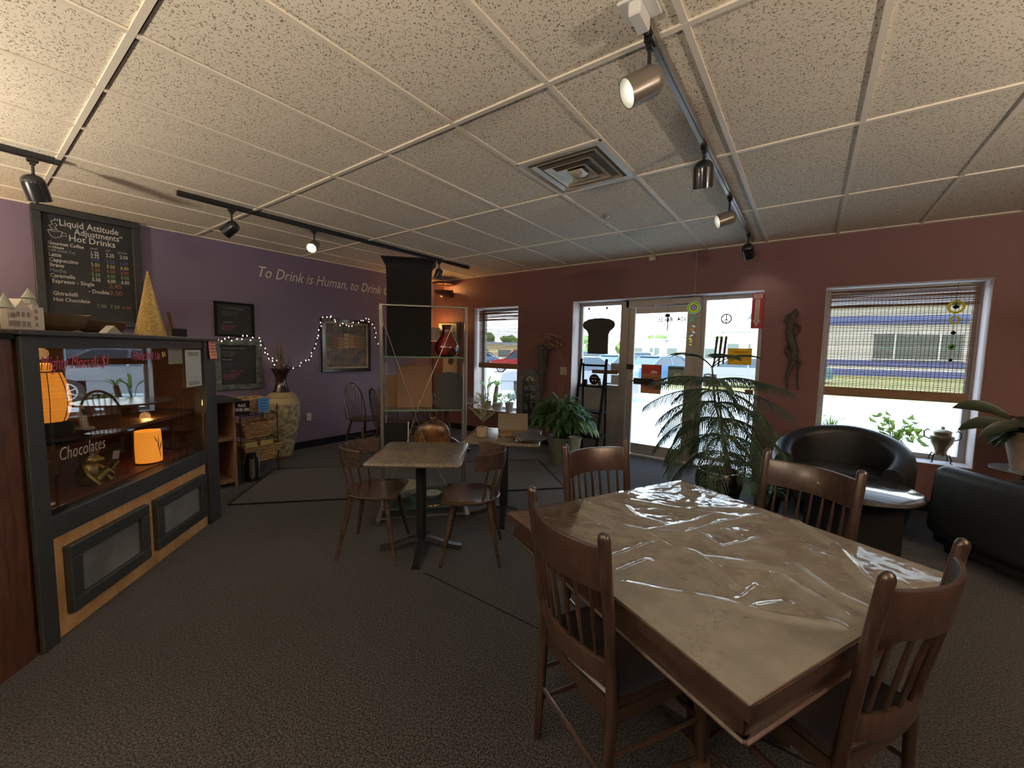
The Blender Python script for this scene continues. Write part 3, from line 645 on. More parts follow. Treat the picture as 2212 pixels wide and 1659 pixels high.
on_case('red_mat', MB().box((0, 0, 0), (1.46, .44, .006)), M['redmat'], 'reddish slatted mat covering the floor of the display case', 'mat', .77, .33, .6185)
on_case('grey_card', MB().box((0, 0, 0), (.155, .003, .11)), mat('grey_card', (.20, .20, .19), .8), 'grey taped card at the top of the display glass', 'card', 1.075, .022, 1.375)
pp = MB(); pp.box((0, 0, 0), (.20, .003, .28)); o = on_case('paper_notice', pp, mat('bluish_paper', (.42, .46, .47), .8), 'pale printed paper notice on the display case glass', 'notice', 1.285, .0195, 1.28)
tl = MB(); [tl.box((0, -.0025, z_), (.13, .001, .004)) for z_ in (.115, .10, -.105, -.12)]; tl.build('printed_lines', M['ink'], o)
def note(name, loc, rz, w_, h_, m, label, lines=4, tilt=0):
    t = MB(); n = 6
    for k in range(n): 
        z0, z1 = h_ / 2 - h_ * k / n, h_ / 2 - h_ * (k + 1) / n; c0, c1 = -.010 * (k / n) ** 2, -.010 * ((k + 1) / n) ** 2
        t.add([(-w_ / 2, c0, z0), (w_ / 2, c0, z0), (w_ / 2, c1, z1), (-w_ / 2, c1, z1)], [(0, 1, 2, 3)])
        t.add([(-w_ / 2, c0 + .0012, z0), (w_ / 2, c0 + .0012, z0), (w_ / 2, c1 + .0012, z1), (-w_ / 2, c1 + .0012, z1)], [(3, 2, 1, 0)])
    o = t.build(name, m, None, loc, (0, tilt, rz)); tag(o, label, 'sticky note')
    l_ = MB(); rnd = random.Random(len(label))
    for k in range(lines): l_.box((-w_ * .05 + rnd.uniform(-.01, .01), -.012, h_ * (.32 - .62 * k / max(1, lines - 1))), (w_ * rnd.uniform(.5, .8), .0008, h_ * .035))
    l_.build('handwriting', M['ink'], o); return o
pnt = Matrix.Translation((-2.83, .20, 0)) @ Matrix.Rotation(CA, 4, 'Z')
note('sticky_note', pnt @ Vector((1.50, -.008, 1.425)), CA, .105, .155, mat('pink_note', (.80, .22, .28), .8, c2=(.85, .35, .20), scale=5), 'pink handwritten note at the top right corner of the display case', 5)
# big wicker lamp
M['wick'] = mat('amber_wicker', (.50, .20, .04), .7, c2=(.70, .34, .08), scale=5, stretch=(1, 1, 40), emit=(1, .36, .035), estr=.95)
T = NT(M['wick']); b = T.n['Principled BSDF']; tcn = T.add('ShaderNodeTexCoord'); wv = T.add('ShaderNodeTexWave', Scale=44.0, Distortion=1.5); wv.bands_direction = 'Z'; T.l.new(tcn.outputs['Object'], wv.inputs[0])
cr = T.add('ShaderNodeValToRGB'); cr.color_ramp.elements[0].color = (.50, .10, .004, 1); cr.color_ramp.elements[1].color = (1, .36, .03, 1); T.l.new(wv.outputs[0], cr.inputs[0]); T.l.new(cr.outputs[0], b.inputs['Emission Color'])
t = case_thing('wicker_lamp', 'barrel-shaped wicker lamp glowing orange on the upper case shelf', 'lamp', .325, .21, .998)
MB().lathe([(.15, 0), (.16, .018), (.155, .03), (.10, .03), (.09, .085), (.075, .10)], (0, 0, -.06), n=32).build('base', M['black'], t)
prof = [(.066 + .028 * math.sin(PI * (k / 12) ** .9) - .006 * k / 12, .040 + .265 * k / 12) for k in range(13)]
sh = MB().lathe(prof, n=32, cap=False).build('lamp_shade', M['wick'], t)
MB().lathe([(.026, .308), (.030, .318), (.028, .345), (.024, .350)], n=20).build('cap', M['wick'], t)
rb = MB(); rb.lathe([(.064, .038), (.071, .040), (.071, .045), (.064, .045)], n=28); rb.lathe([(.058, .303), (.064, .303), (.064, .308), (.058, .308)], n=28)
for k in range(8):
    a = 2 * PI * k / 8; rb.tube([((r_ + .002) * math.cos(a), (r_ + .002) * math.sin(a), z_) for r_, z_ in prof], .0022, 4)
rb.build('wire_rib', M['black'], sh)
light('POINT', 'glow', t, (0, -.0, .40), 2.0, (1, .5, .16), size=.03)
# paper lamp
M['paperlamp'] = mat('lit_paper_shade', (.75, .45, .12), .8, emit=(1, .30, .025), estr=1.0)
t = case_thing('paper_lamp', 'small cylindrical paper lamp with leaf silhouettes glowing on the case floor', 'lamp', 1.045, .20, .622, R(10))
MB().lathe([(.076, 0), (.078, .008), (.060, .012)], n=28).build('base', M['darkwood'], t)
sh = MB().lathe([(.073, .010), (.074, .12), (.071, .228)], n=36, cap=False).build('lamp_shade', M['paperlamp'], t)
lf = MB()
def on_cyl(a, z, r=.0752): return Vector((r * math.cos(a), r * math.sin(a), z))
for a0, z0, a1, z1, w_ in ((-1.75, .04, -2.15, .17, .004), (-1.9, .09, -1.55, .155, .006), (-2.1, .15, -2.35, .20, .004), (-1.95, .12, -1.98, .20, .004)):
    p = [on_cyl(a0 + (a1 - a0) * k / 5, z0 + (z1 - z0) * k / 5) for k in range(6)]; lf.tube(p, [.001, w_ * .5, w_ * .6, w_ * .5, w_ * .3, .0006], 5)
lf.build('leaf_motif', M['darkwood'], sh)
st = MB(); st.add([on_cyl(-1.28 + .16 * (k % 2), .012 + .215 * (k // 2)) for k in range(4)], [(0, 1, 3, 2)]); st.build('stripe', mat('amber_stripe', (.5, .15, .03), .7), sh)
light('POINT', 'glow', t, (0, -.0, .33), 1.3, (1, .5, .16), size=.03)
# gold frog
M['gold'] = mat('worn_gold', (.50, .36, .10), .30, .85, c2=(.28, .19, .05), scale=9)
t = case_thing('gold_frog', 'gold frog figurine sitting back with stretched legs in the case', 'figurine', .55, .21, .622, R(8))
fb = MB(); fb.ball((-.01, .0, .075), (.052, .05, .078), 14); fb.ball((.0, -.008, .155), (.055, .045, .034), 12); fb.ball((.012, -.030, .148), (.050, .035, .020), 10)
fb.tube([(.0, 0, .11), (0, -.004, .14)], [.035, .035], 12)
for s_, e_ in ((-1, (.11, -.05, .065)), (1, (.17, -.03, .07))):
    fb.tube([(.0, s_ * .03, .03), (.06, s_ * .055, .07), (.10, s_ * .05 - .01, .03), e_, (e_[0] + .04, e_[1] - .005, .085)], [.026, .022, .015, .013, .016], 10)
fb.build('body', M['gold'], t)
for s_ in (-1, 1): MB().ball((.005 + s_ * .028, -.025, .190), .015, 10).build('eye', M['gold'], t)
for s_ in (-1, 1): MB().tube([(s_ * .045, 0, .115), (s_ * .075, -.035, .08), (s_ * .055, -.06, .035), (s_ * .06, -.075, .012)], [.016, .013, .011, .016], 10).build('arm', M['gold'], t)
on_case('price_card', MB().box((0, 0, 0), (.05, .002, .05), roty(R(14))), mat('pink_card', (.55, .36, .30), .8), 'small pinkish price card beside the gold frog', 'card', .66, .14, .775)
t = case_thing('glass_plate', 'glass tray holding the wicker lamp on the case shelf', 'tray', .36, .22, .937); D.objects.remove(t)
# cordless phone behind the shelf
t = case_thing('cordless_phone', 'light grey cordless phone standing on the case shelf', 'phone', .60, .26, .937)
MB().box((0, .01, .012), (.10, .09, .024), bev=.008).build('charging_base', M['ceramic'], t); ph = MB().box((0, 0, .085), (.048, .024, .145), rotx(R(-10)), bev=.008).build('handset', M['ceramic'], t)
MB().box((0, -.018, .115), (.034, .002, .035), rotx(R(-10))).build('screen', M['black'], ph); kk = MB()
for i in range(3):
    for j in range(4): kk.box((-.012 + .012 * i, -.012 - .0025 * j * 0, .085 - .014 * j), (.008, .006, .007), rotx(R(-10)))
kk.build('keypad', M['white_metal'], ph)
# things standing on top of the case  (z of the top is 1.5125)
ZC = 1.5125
t = case_thing('ceramic_house', 'white ceramic Victorian house with two pointed turrets on the case top', 'ornament', .16, .17, ZC, R(6))
M['housew'] = mat('painted_white_ceramic', (.50, .44, .37), .6); M['roofg'] = mat('grey_roof', (.26, .27, .22), .6)
hb = MB(); hb.box((0, 0, .050), (.15, .06, .10), bev=.002); hb.prism([(-.055, .10), (.03, .10), (-.012, .148)], -.03, .03, rotx(R(90))); hb.lathe([(.024, 0), (.024, .10)], (-.075, -.01, 0), 8); hb.box((.055, -.012, .065), (.036, .045, .13)); hb.box((.088, 0, .058), (.05, .055, .116)); hb.build('walls', M['housew'], t)
MB().lathe([(.030, .10), (.002, .168)], (-.075, -.01, 0), 8).build('turret_roof', M['roofg'], t); MB().lathe([(.027, .130), (.020, .155), (.027, .158), (.002, .205)], (.055, -.012, 0), 8).build('turret_roof', M['roofg'], t)
wn_ = MB()
for x in (-.04, -.012, .016): wn_.box((x, -.0305, .075), (.014, .003, .022)); wn_.box((x, -.0305, .030), (.018, .003, .026))
for x in (-.085, -.066): wn_.box((x, -.034, .068), (.010, .006, .02)); wn_.box((x, -.034, .03), (.010, .006, .024))
for z_ in (.03, .062, .094): wn_.box((.055, -.0355, z_), (.014, .003, .018))
wn_.build('window_grid', mat('grey_window_paint', (.20, .17, .14), .6), t)
M['bowlwood'] = mat('brown_carved_wood', (.070, .038, .015), .6, c2=(.11, .06, .025), scale=6)
def long_bowl(x, y, z, L, Wd, Hh, rz, label):
    t = MB(); N = 24; rings = [(.35, 0), (.80, Hh * .35), (1.0, Hh), (.95, Hh), (.72, Hh * .42), (.2, Hh * .2)]; vs = []
    for s_, zz in rings:
        for k in range(N): a = 2 * PI * k / N; e_ = 1 + .25 * abs(math.cos(a)) ** 6; vs.append((L / 2 * s_ * math.cos(a) * e_, Wd / 2 * s_ * math.sin(a), zz + (Hh * .16 * abs(math.cos(a)) ** 4 if s_ > .9 else 0)))
    t.add(vs, [(i * N + k, i * N + (k + 1) % N, (i + 1) * N + (k + 1) % N, (i + 1) * N + k) for i in range(5) for k in range(N)] + [tuple(range(N))[::-1], tuple(5 * N + k for k in range(N))], True)
    return on_case('wooden_dough_bowl', t, M['bowlwood'], label, 'bowl', x, y, z, rz)
long_bowl(.52, .32, ZC, .42, .20, .10, 0, 'long carved dark wooden bowl nearest the ceramic house')
long_bowl(.98, .40, ZC, .36, .18, .085, 0, 'long carved dark wooden bowl beside the gold cone')
M['glitter'] = mat('gold_glitter', (.40, .26, .07), .35, .6, c2=(.75, .55, .22), scale=190, mixpos=(.45, .6), detail=1, bump=1, bscale=260)
on_case('glitter_cone_tree', MB().lathe([(.088, 0), (.090, .006), (.046, .22), (.004, .455)], n=40), M['glitter'], 'gold glitter cone tree standing on the display case', 'ornament', 1.13, .20, ZC)
t = case_thing('dried_grass_bundle', 'wispy dried grass tuft lying at the right end of the case top', 'dried plant', 1.40, .26, ZC)
gb = MB(); rnd = random.Random(5)
for k in range(26):
    a = rnd.uniform(-.5, 1.2); L = rnd.uniform(.10, .22); gb.tube([(.03, rnd.uniform(-.02, .02), .002), (.03 - L * .5 * math.cos(a) * .6, rnd.uniform(-.03, .03), L * .5), (.03 - L * .8 * math.cos(a), rnd.uniform(-.04, .04), L * .85)], [.0012, .001, .0004], 4)
gb.build('stems', mat('dry_straw', (.16, .10, .06), .9), t)
on_case('small_black_box', MB().box((0, 0, .035), (.09, .06, .07), bev=.003), M['black'], 'little black box with white edge on the case top', 'box', 1.50, .22, ZC)
on_case('bamboo_stick', MB().tube([(0, 0, 0), (-.03, 0, .10), (-.055, 0, .20)], [.014, .012, .013], 10), M['darkwood'], 'short brown stick leaning up at the end of the case top', 'stick', 1.57, .30, ZC)
on_case('folded_paper_sign', MB().prism([(-.06, 0), (.06, 0), (.0, .045)], -.02, .02, rotx(R(90))), M['dim_chalk'], 'small crumpled pale sign on the case top before the bowls', 'sign', .56, .06, ZC + .002)
# big brown wooden box left of the case top
on_case('wooden_crate', MB().box((0, 0, .07), (.30, .30, .14), bev=.004), mat('brown_crate', (.12, .062, .03), .7, c2=(.18, .10, .05), scale=10), 'brown wooden box on the counter ledge at the left picture edge', 'box', -.205, .20, 1.4945)
kb = MB(); kb.box((-.25, .70, .735), (.40, 1.0, 1.47)); MB_ = MB().box((-.335, -.005, 1.482), (.57, 1.29, .024)); o = on_case('side_counter', MB().box((-.335, 0, .735), (.57, 1.27, 1.47)), M['darkwood'], 'dark red wood counter end beside the display case', 'counter', 0, .66, 0); MB_.build('top_trim', M['black'], o)
# ------------------------------------------------------------ order counter with shelves beyond the case
t = thing('order_counter', 'open wooden shelf counter with black top beside the display case', 'counter', (-4.95, 1.27, 0))
M['shelfwood'] = mat('shelf_wood', (.17, .085, .042), .5, c2=(.26, .14, .075), scale=8, stretch=(1, 4, 1))
MB().box((-.235, 0, .44), (.02, .78, .86)).build('back_panel', M['inner'], t)
for y, n_ in ((-.38, 'side_panel'), (.38, 'side_panel')): MB().box((0, y, .44), (.48, .022, .88)).build(n_, M['shelfwood'], t)
for z in (.06, .50): MB().box((0, 0, z), (.46, .74, .025)).build('shelf', M['shelfwood'], t)
MB().box((.0, .02, .895), (.52, .86, .03), bev=.004).build('worktop', M['black_paint'], t)
t = thing('order_sign', 'small black sign reading place order here on the counter corner', 'sign', (-4.70, 1.72, .815), R(62))
MB().box((0, 0, 0), (.135, .012, .15), bev=.002).build('board', M['black'], t)
M['signwhite'] = mat('sign_white', (.78, .76, .72), .7)
text(t, 'PLACE\nORDER HERE', (0, -.008, .012), .045, M['signwhite'], align='CENTER', wx=.50, off=.0008)
note('sticky_note', (-4.69, 1.39, .955), R(75), .13, .085, mat('yellow_note', (.55, .58, .16), .8), 'yellow handwritten note standing over the order counter', 3)
t = thing('card_holder', 'small red and dark flyer standing on the order counter edge', 'flyer', (-4.71, 1.30, .93), R(75)); MB().box((0, 0, .035), (.14, .004, .07)).build('card', mat('olive_card', (.12, .11, .05), .7), t); MB().box((.0, -.004, -.008), (.14, .004, .022)).build('red_band', mat('red_card', (.55, .08, .04), .7), t)
# tiered wicker baskets
M['wicker'] = mat('wicker', (.24, .14, .06), .7, c2=(.55, .36, .18), scale=18, stretch=(1, 1, 2.5), bump=.8, bscale=60)
def basket(x, y, z, L, Wd, Hh, label, rz=0):
    t = thing('wicker_basket', label, 'basket', (x, y, z), rz, 'wicker baskets on the tiered stand')
    b_ = MB(); 
    N = 10
    def ring(s_, zz): 
        pts = []
        for cx, cy in ((-1, -1), (1, -1), (1, 1), (-1, 1)): pts.append(Vector((cx * L / 2 * s_, cy * Wd / 2 * s_, zz)))
        return pts
    rows = 9; th = .010
    for k in range(rows):
        s0 = .70 + .30 * k / rows; z0 = Hh * k / rows; z1 = Hh * (k + 1) / rows
        for q in range(4):
            p0 = ring(s0, z0)[q]; p1 = ring(s0, z0)[(q + 1) % 4]; m_ = 10
            pts = [p0.lerp(p1, j / m_) + (Vector((p1.y - p0.y, p0.x - p1.x, 0)).normalized() * (.003 if (j + k) % 2 else -.003)) + Vector((0, 0, (z1 - z0) / 2)) for j in range(m_ + 1)]
            b_.tube(pts, (z1 - z0) * .52, 6)
    b_.build('woven_sides', M['wicker'], t)
    MB().box((0, 0, .006), (L * .7, Wd * .7, .012)).build('bottom', M['wicker'], t)
    r_ = MB(); p = ring(1.02, Hh + .004); r_.tube(p + [p[0]], .009, 8); r_.build('rim', M['wicker'], t)
    return t
basket(-5.13, 1.98, .42, .36, .34, .17, 'middle wicker basket on the tiered stand beside the tall vase')
basket(-5.11, 2.00, .15, .40, .38, .185, 'lowest wicker basket on the stand, packets inside')
basket(-5.16, 1.97, .715, .30, .28, .14, 'top wicker basket with a blue note on it')
t = thing('basket_stand', 'black wire stand carrying three wicker baskets', 'stand', (-5.14, 1.98, 0)); 
s_ = MB()
for x in (-.19, .19):
    for y in (-.19, .19): s_.tube([(x, y, 0), (x, y, .80)], .006, 6)
s_.build('upright', M['black_metal'], t)
for z in (.122, .397, .692): s_ = MB(); s_.tube([(-.19, -.19, z), (.19, -.19, z), (.19, .19, z), (-.19, .19, z), (-.19, -.19, z)], .005, 6); s_.tube([(-.19, 0, z), (.19, 0, z)], .004, 6); s_.build('tray_ring', M['black_metal'], t)
note('sticky_note', (-4.985, 2.045, .79), R(90), .115, .16, mat('blue_note', (.06, .22, .52), .8), 'bright blue handwritten note on the top basket', 4)
for k, (x, y, a) in enumerate(((-4.98, 1.90, 8), (-4.97, 2.06, -6))):
    o = MB().box((0, 0, .05), (.012, .13, .10), roty(R(-15)), bev=.002).build('snack_packet', mat('yellow_packet', (.50, .40, .12), .5), None, (x, y, .30), (0, 0, R(a))); tag(o, ('left' if k == 0 else 'right') + ' yellow packet sticking out of the lowest wicker basket', 'packet', 'yellow packets in the lowest basket')
# leaf-patterned dark vase on the floor
t = thing('carved_floor_vase', 'small dark vase with raised silver leaf pattern on the floor', 'vase', (-4.80, 1.83, 0))
MB().lathe([(.05, 0), (.07, .01), (.074, .10), (.066, .20), (.045, .27), (.048, .30), (.04, .30)], n=28).build('body', M['black'], t)
lf = MB()
for k in range(9):
    z_ = .04 + .024 * k
    for s2 in (-1, 1): lf.tube([on_cyl(-.3, z_, .074), on_cyl(-.3 + s2 * .35, z_ + .03, .073)], [.004, .002], 5)
    lf.tube([on_cyl(.9, z_, .074), on_cyl(.9 - .35, z_ + .03, .073)], [.004, .002], 5); lf.tube([on_cyl(.9, z_, .074), on_cyl(.9 + .35, z_ + .03, .073)], [.004, .002], 5)
lf.build('leaf_relief', mat('silver_relief', (.30, .28, .24), .35, .6), t)
# tall floor vase
t = thing('tall_floor_vase', 'tall beige carved floor vase with brown neck against the purple wall', 'vase', (-5.56, 2.50, 0))
M['vasebody'] = mat('carved_beige', (.24, .20, .11), .7, c2=(.46, .41, .26), scale=16, bump=1, bscale=26, mixpos=(.42, .55), bdist=.02)
MB().lathe([(.155, 0), (.16, .01), (.15, .03)], n=30).build('foot', M['bark'], t)
MB().lathe([(.110, .03), (.116, .05), (.145, .18), (.185, .38), (.212, .56), (.215, .64), (.208, .70)], n=44).build('body', M['vasebody'], t)
MB().lathe([(.210, .70), (.214, .712), (.200, .755), (.178, .79), (.182, .80), (.150, .835), (.105, .862)], n=44).build('shoulder_band', mat('smooth_tan_band', (.42, .34, .19), .4), t)
M['brown_gloss'] = mat('brown_glaze', (.035, .015, .012), .16, coat=.6)
MB().lathe([(.105, .860), (.080, .92), (.068, .97), (.062, 1.02), (.072, 1.08), (.105, 1.14), (.130, 1.165), (.12, 1.168), (.09, 1.13), (.05, 1.05)], n=44, cap=False).build('neck', M['brown_gloss'], t)
t2 = thing('dried_reeds', 'bundle of dried reeds and twigs standing in the tall floor vase', 'dried plant', (-5.56, 2.50, 1.03))
rd = MB(); rnd = random.Random(3)
for k in range(9):
    a = rnd.uniform(0, 6.28); s_ = rnd.uniform(.3, 1); L = rnd.uniform(.32, .56)
    rd.tube([(0, 0, 0), (.03 * math.cos(a), .03 * s_ * math.sin(a), L * .5), (.05 * math.cos(a), -.10 + .12 * k / 8, L)], [.004, .010, .003], 6, flat=(1, .4, (1, 0, 0)))
rd.build('reeds', mat('dry_reed', (.20, .14, .08), .8), t2)
lf = MB()
for k in range(7):
    a = R(-60 + 50 * k); lf.tube([(0, 0, .06), (.05 * math.cos(a), .08 * math.sin(a), .16), (.10 * math.cos(a), .16 * math.sin(a), .20 + .05 * (k % 3))], [.002, .004, .0006], 4)
lf.build('thin_leaves', mat('dull_leaf', (.05, .05, .03), .7), t2)

# ------------------------------------------------------------ things on the purple wall (local x -> +Y, front = +X)
def wall_thing(name, label, cat, y, z, d=0.0): return thing(name, label, cat, (XL + d, y, z), R(90))
def frame_bars(mb, w_, h_, b_, d_, y=0, bev=.004):
    mb.box((0, y, h_ / 2 - b_ / 2), (w_, d_, b_), bev=bev); mb.box((0, y, -h_ / 2 + b_ / 2), (w_, d_, b_), bev=bev)
    for s_ in (-1, 1): mb.box((s_ * (w_ / 2 - b_ / 2), y, 0), (b_, d_, h_ - 2 * b_), bev=bev)
t = wall_thing('menu_board', 'large chalkboard listing hot drinks, hung at the ceiling over the case', 'menu board', .84, 2.16)
fr = MB(); frame_bars(fr, .735, 1.08, .06, .085, -.045); fr.build('frame', M['black_paint'], t)
MB().box((0, -.02, 0), (.62, .02, .97)).build('board', M['chalk'], t)
W_ = M['white_chalk']
def tl_(s, x, z, size, m=None, wx=.7, sh=0, al='LEFT'): return text(t, s, (x, -.034, z), size * 1.08, m or W_, wx=wx, shear=sh, align=al, off=.0006)
tl_('“Liquid Attitude', -.225, .392, .078, wx=.80); tl_('Adjustments”', -.10, .328, .074, wx=.78); tl_('Hot Drinks', -.14, .262, .076, wx=.86)
for s_, x in (('small', .0), ('tall', .110), ('grande', .200)): tl_(s_, x, .212, .032, M['dim_chalk'], .75)
for nm, z, sz, m1, pr, m2 in (('Gourmet Coffee', .205, .040, W_, None, None), ('In House', .172, .032, W_, ('1.75', '2.25', '2.50'), W_), ('Refill Guest Cup', .143, .030, M['dim_chalk'], ('2.75', '', ''), W_), ('Latte', .098, .046, W_, ('5.00', '5.50', '6.00'), M['blue_chalk']), ('Cappuccino', .050, .046, W_, ('5.00', '5.50', '6.00'), M['yellow_chalk']),
        ('Breve', .002, .046, W_, ('5.50', '6.00', '6.50'), M['orange_chalk']), ('Mocha', -.046, .046, M['dim_chalk'], ('5.50', '6.00', '6.50'), M['green_chalk']), ('Caramella', -.094, .046, W_, ('5.50', '6.00', '6.50'), W_)):
    tl_(nm, -.275, z, sz, m1, .8)
    for k, p_ in enumerate(pr or ()):
        if p_: tl_(p_, (.0, .110, .212)[k], z - (.012 if sz < .04 else 0), .045, m2, .74)
z = -.145
tl_('Espresso - Single', -.265, z, .048, W_, .80); tl_('2.45', .12, z, .058, M['orange_chalk'], .9)
tl_('- Double', -.03, z - .068, .048, W_, .80); tl_('3.00', .12, z - .070, .058, M['orange_chalk'], .9)
tl_('Ghiradelli', -.265, z - .115, .048, W_, .8); tl_('Hot Chocolate', -.265, z - .170, .046, W_, .8)
tl_('7.00  7.50', .02, z - .205, .044, M['dim_chalk'], .9); tl_('8.00', .21, z - .205, .044, M['orange_chalk'], .8)
cp = MB(); ct = lambda pts, r_=.0025: cp.tube([(x, -.033, z_) for x, z_ in pts], r_, 5)
ct([(-.27, .335), (-.255, .285), (-.225, .268), (-.19, .285), (-.175, .335)]); ct([(-.27, .335), (-.225, .345), (-.175, .335), (-.225, .325), (-.27, .335)]); ct([(-.18, .325), (-.155, .325), (-.15, .30), (-.185, .295)])
ct([(-.24, .35), (-.26, .375), (-.235, .39), (-.245, .415), (-.225, .43)]); ct([(-.21, .35), (-.225, .37), (-.205, .385), (-.22, .405)]); cp.build('cup_drawing', W_, t)
t = wall_thing('small_menu_board', 'small framed chalkboard with white and pink writing above the other menu', 'menu board', 2.075, 1.775)
fr = MB(); frame_bars(fr, .43, .42, .025, .035, -.018); fr.build('frame', M['black'], t); MB().box((0, -.008, 0), (.39, .012, .38)).build('board', M['chalk'], t)
def tw(s, x, z, size, m, wx=.8, sh=.15): return text(t, s, (x, -.0165, z), size, m, wx=wx, shear=sh)
tw('Your Food Choices', -.13, .125, .036, M['dim_chalk']); tw('house made soups and more\nserved with fresh bread\nask about today', -.14, .085, .020, M['dim_chalk'])
tw('Jalapeno', -.13, -.045, .040, M['dim_chalk']); tw('Served on wheat toast\nturkey bacon cheese\nlettuce tomato', -.15, -.085, .022, M['pink_chalk'])
t = wall_thing('framed_menu_board', 'chalkboard menu in a greenish marbled frame above the order counter', 'menu board', 2.10, 1.215)
M['marbled'] = mat('grey_green_frame', (.045, .065, .06), .5, c2=(.14, .17, .15), scale=16)
fr = MB(); frame_bars(fr, .52, .62, .065, .04, -.02); fr.build('frame', M['marbled'], t); MB().box((0, -.010, 0), (.40, .014, .50)).build('board', M['chalk'], t)
def tw(s, x, z, size, m, wx=.8, sh=.1): return text(t, s, (x, -.019, z), size, m, wx=wx, shear=sh)
tw('Homemade Breakfast', -.17, .195, .036, M['dim_chalk']); tw('eggs cheese ham or bacon\nserved on croissant\nor english muffin', -.18, .155, .022, M['dim_chalk']); tw('Made to order', -.18, .06, .022, W_)
tw('Caesar Salads and Wraps\nchicken turkey ham\nranch or italian', -.18, .015, .022, M['blue_chalk']); tw('Gourmet Panini', -.09, -.085, .030, M['pink_chalk']); tw('turkey cranberry cheddar\nroast beef and swiss\nveggie and pesto', -.18, -.125, .023, M['pink_chalk'])
# framed print, generic waterfront houses
t = wall_thing('framed_picture', 'framed print of stacked waterfront houses on the purple wall', 'picture', 3.585, 1.485)
fr = MB(); frame_bars(fr, .82, .80, .05, .04, -.02); fr.build('frame', M['brown_gloss'], t)
fr = MB(); frame_bars(fr, .72, .70, .022, .03, -.018); fr.build('inner_frame', mat('cream_mat', (.45, .40, .30), .6), t)
def print_mat():
    m = D.materials.new('waterfront_print'); m.use_nodes = True; T = NT(m); b = T.n['Principled BSDF']; b.inputs['Roughness'].default_value = .35
    tcn = T.add('ShaderNodeTexCoord'); mp = T.add('ShaderNodeMapping'); mp.inputs['Rotation'].default_value = (R(90), 0, 0); T.l.new(tcn.outputs['Object'], mp.inputs[0])
    br = T.add('ShaderNodeTexBrick', Scale=9.0); br.offset = .3
    for k, v in (('Color1', (.30, .15, .06, 1)), ('Color2', (.10, .10, .06, 1)), ('Mortar', (.035, .03, .03, 1)), ('Mortar Size', .05), ('Brick Width', .55), ('Row Height', .9)): br.inputs[k].default_value = v
    T.l.new(mp.outputs[0], br.inputs['Vector']); nz = T.add('ShaderNodeTexNoise', Scale=7.0, Detail=5.0); T.l.new(mp.outputs[0], nz.inputs['Vector'])
    cr = T.add('ShaderNodeValToRGB'); cr.color_ramp.elements[0].color = (.02, .022, .03, 1); cr.color_ramp.elements[1].color = (.34, .20, .09, 1); cr.color_ramp.elements[0].position = .4; cr.color_ramp.elements[1].position = .7; T.l.new(nz.outputs[0], cr.inputs[0])
    mx = T.add('ShaderNodeMixRGB'); mx.inputs[0].default_value = .5; T.l.new(br.outputs[0], mx.inputs[1]); T.l.new(cr.outputs[0], mx.inputs[2]); T.l.new(mx.outputs[0], b.inputs['Base Color']); return m
pr_ = MB().box((0, -.006, 0), (.68, .008, .66)).build('print', print_mat(), t)
rnd = random.Random(8); hs = {}
cols = {'ochre': (.42, .26, .09), 'rose': (.34, .14, .09), 'olive': (.20, .18, .07), 'sand': (.44, .34, .18)}
for nm, c in cols.items(): M['p_' + nm] = mat('print_' + nm, c, .5)
M['p_dark'] = mat('print_dark', (.05, .04, .035), .5)
for k, nm in enumerate(['olive', 'rose', 'ochre', 'sand', 'ochre', 'rose', 'olive']):
    x = -.29 + .095 * k; h_ = .16 + .07 * rnd.random(); z0 = -.05 + .03 * rnd.random(); hb = MB().box((x, -.011, z0 + h_ / 2), (.085, .002, h_)).build('painted_house', M['p_' + nm], pr_)
    wd = MB()
    for i in range(3):
        for j in range(3): wd.box((x - .024 + .024 * i, -.0122, z0 + h_ * (.25 + .25 * j)), (.009, .001, .018))
    wd.build('painted_windows', M['p_dark'], pr_)
# wall script
t = wall_thing('wall_script', 'white cursive slogan painted on the purple wall below the ceiling', 'lettering', 2.335, 2.345, .002)
o = text(t, 'To Drink is Human, to Drink C', (0, -.002, 0), .20, mat('cream_paint', (.80, .76, .68), .6), shear=.35, off=-.0005)
bpy.context.view_layer.update(); o.scale = (2.02 / max(.1, o.dimensions.x), 1, 1)
def plate(loc, rz, label, cat='outlet', name='power_outlet', two=False):
    t = thing(name, label, cat, loc, rz); MB().box((0, -.004, 0), (.115 if two else .075, .008, .118), bev=.003).build('cover_plate', M['ivory'], t)
    s_ = MB()
    if two:
        for x in (-.023, .023): s_.box((x, -.011, .0), (.010, .012, .024), rotx(R(20)))
        s_.build('toggle', M['ivory'], t)
    else:
        for z in (-.025, .025): s_.box((0, -.0085, z), (.034, .003, .030), bev=.001)
        s_.build('socket', M['white_metal'], t)
    return t
plate((XL, 2.975, .445), R(90), 'ivory power outlet on the purple wall right of the tall vase')
plate((XL, 2.72, .47), R(90), 'ivory power outlet half hidden behind the tall vase')
plate((-2.985, YB, 1.165), 0, 'ivory double light switch beside the entrance recess', 'switch', 'light_switch', True)
plate((-3.10, YB, 1.165), 0, 'dark red double switch plate beside the ivory switch', 'switch', 'light_switch', True)
for c in D.objects['light_switch.001'].children: c.data = c.data.copy(); c.data.materials[0] = M['red']
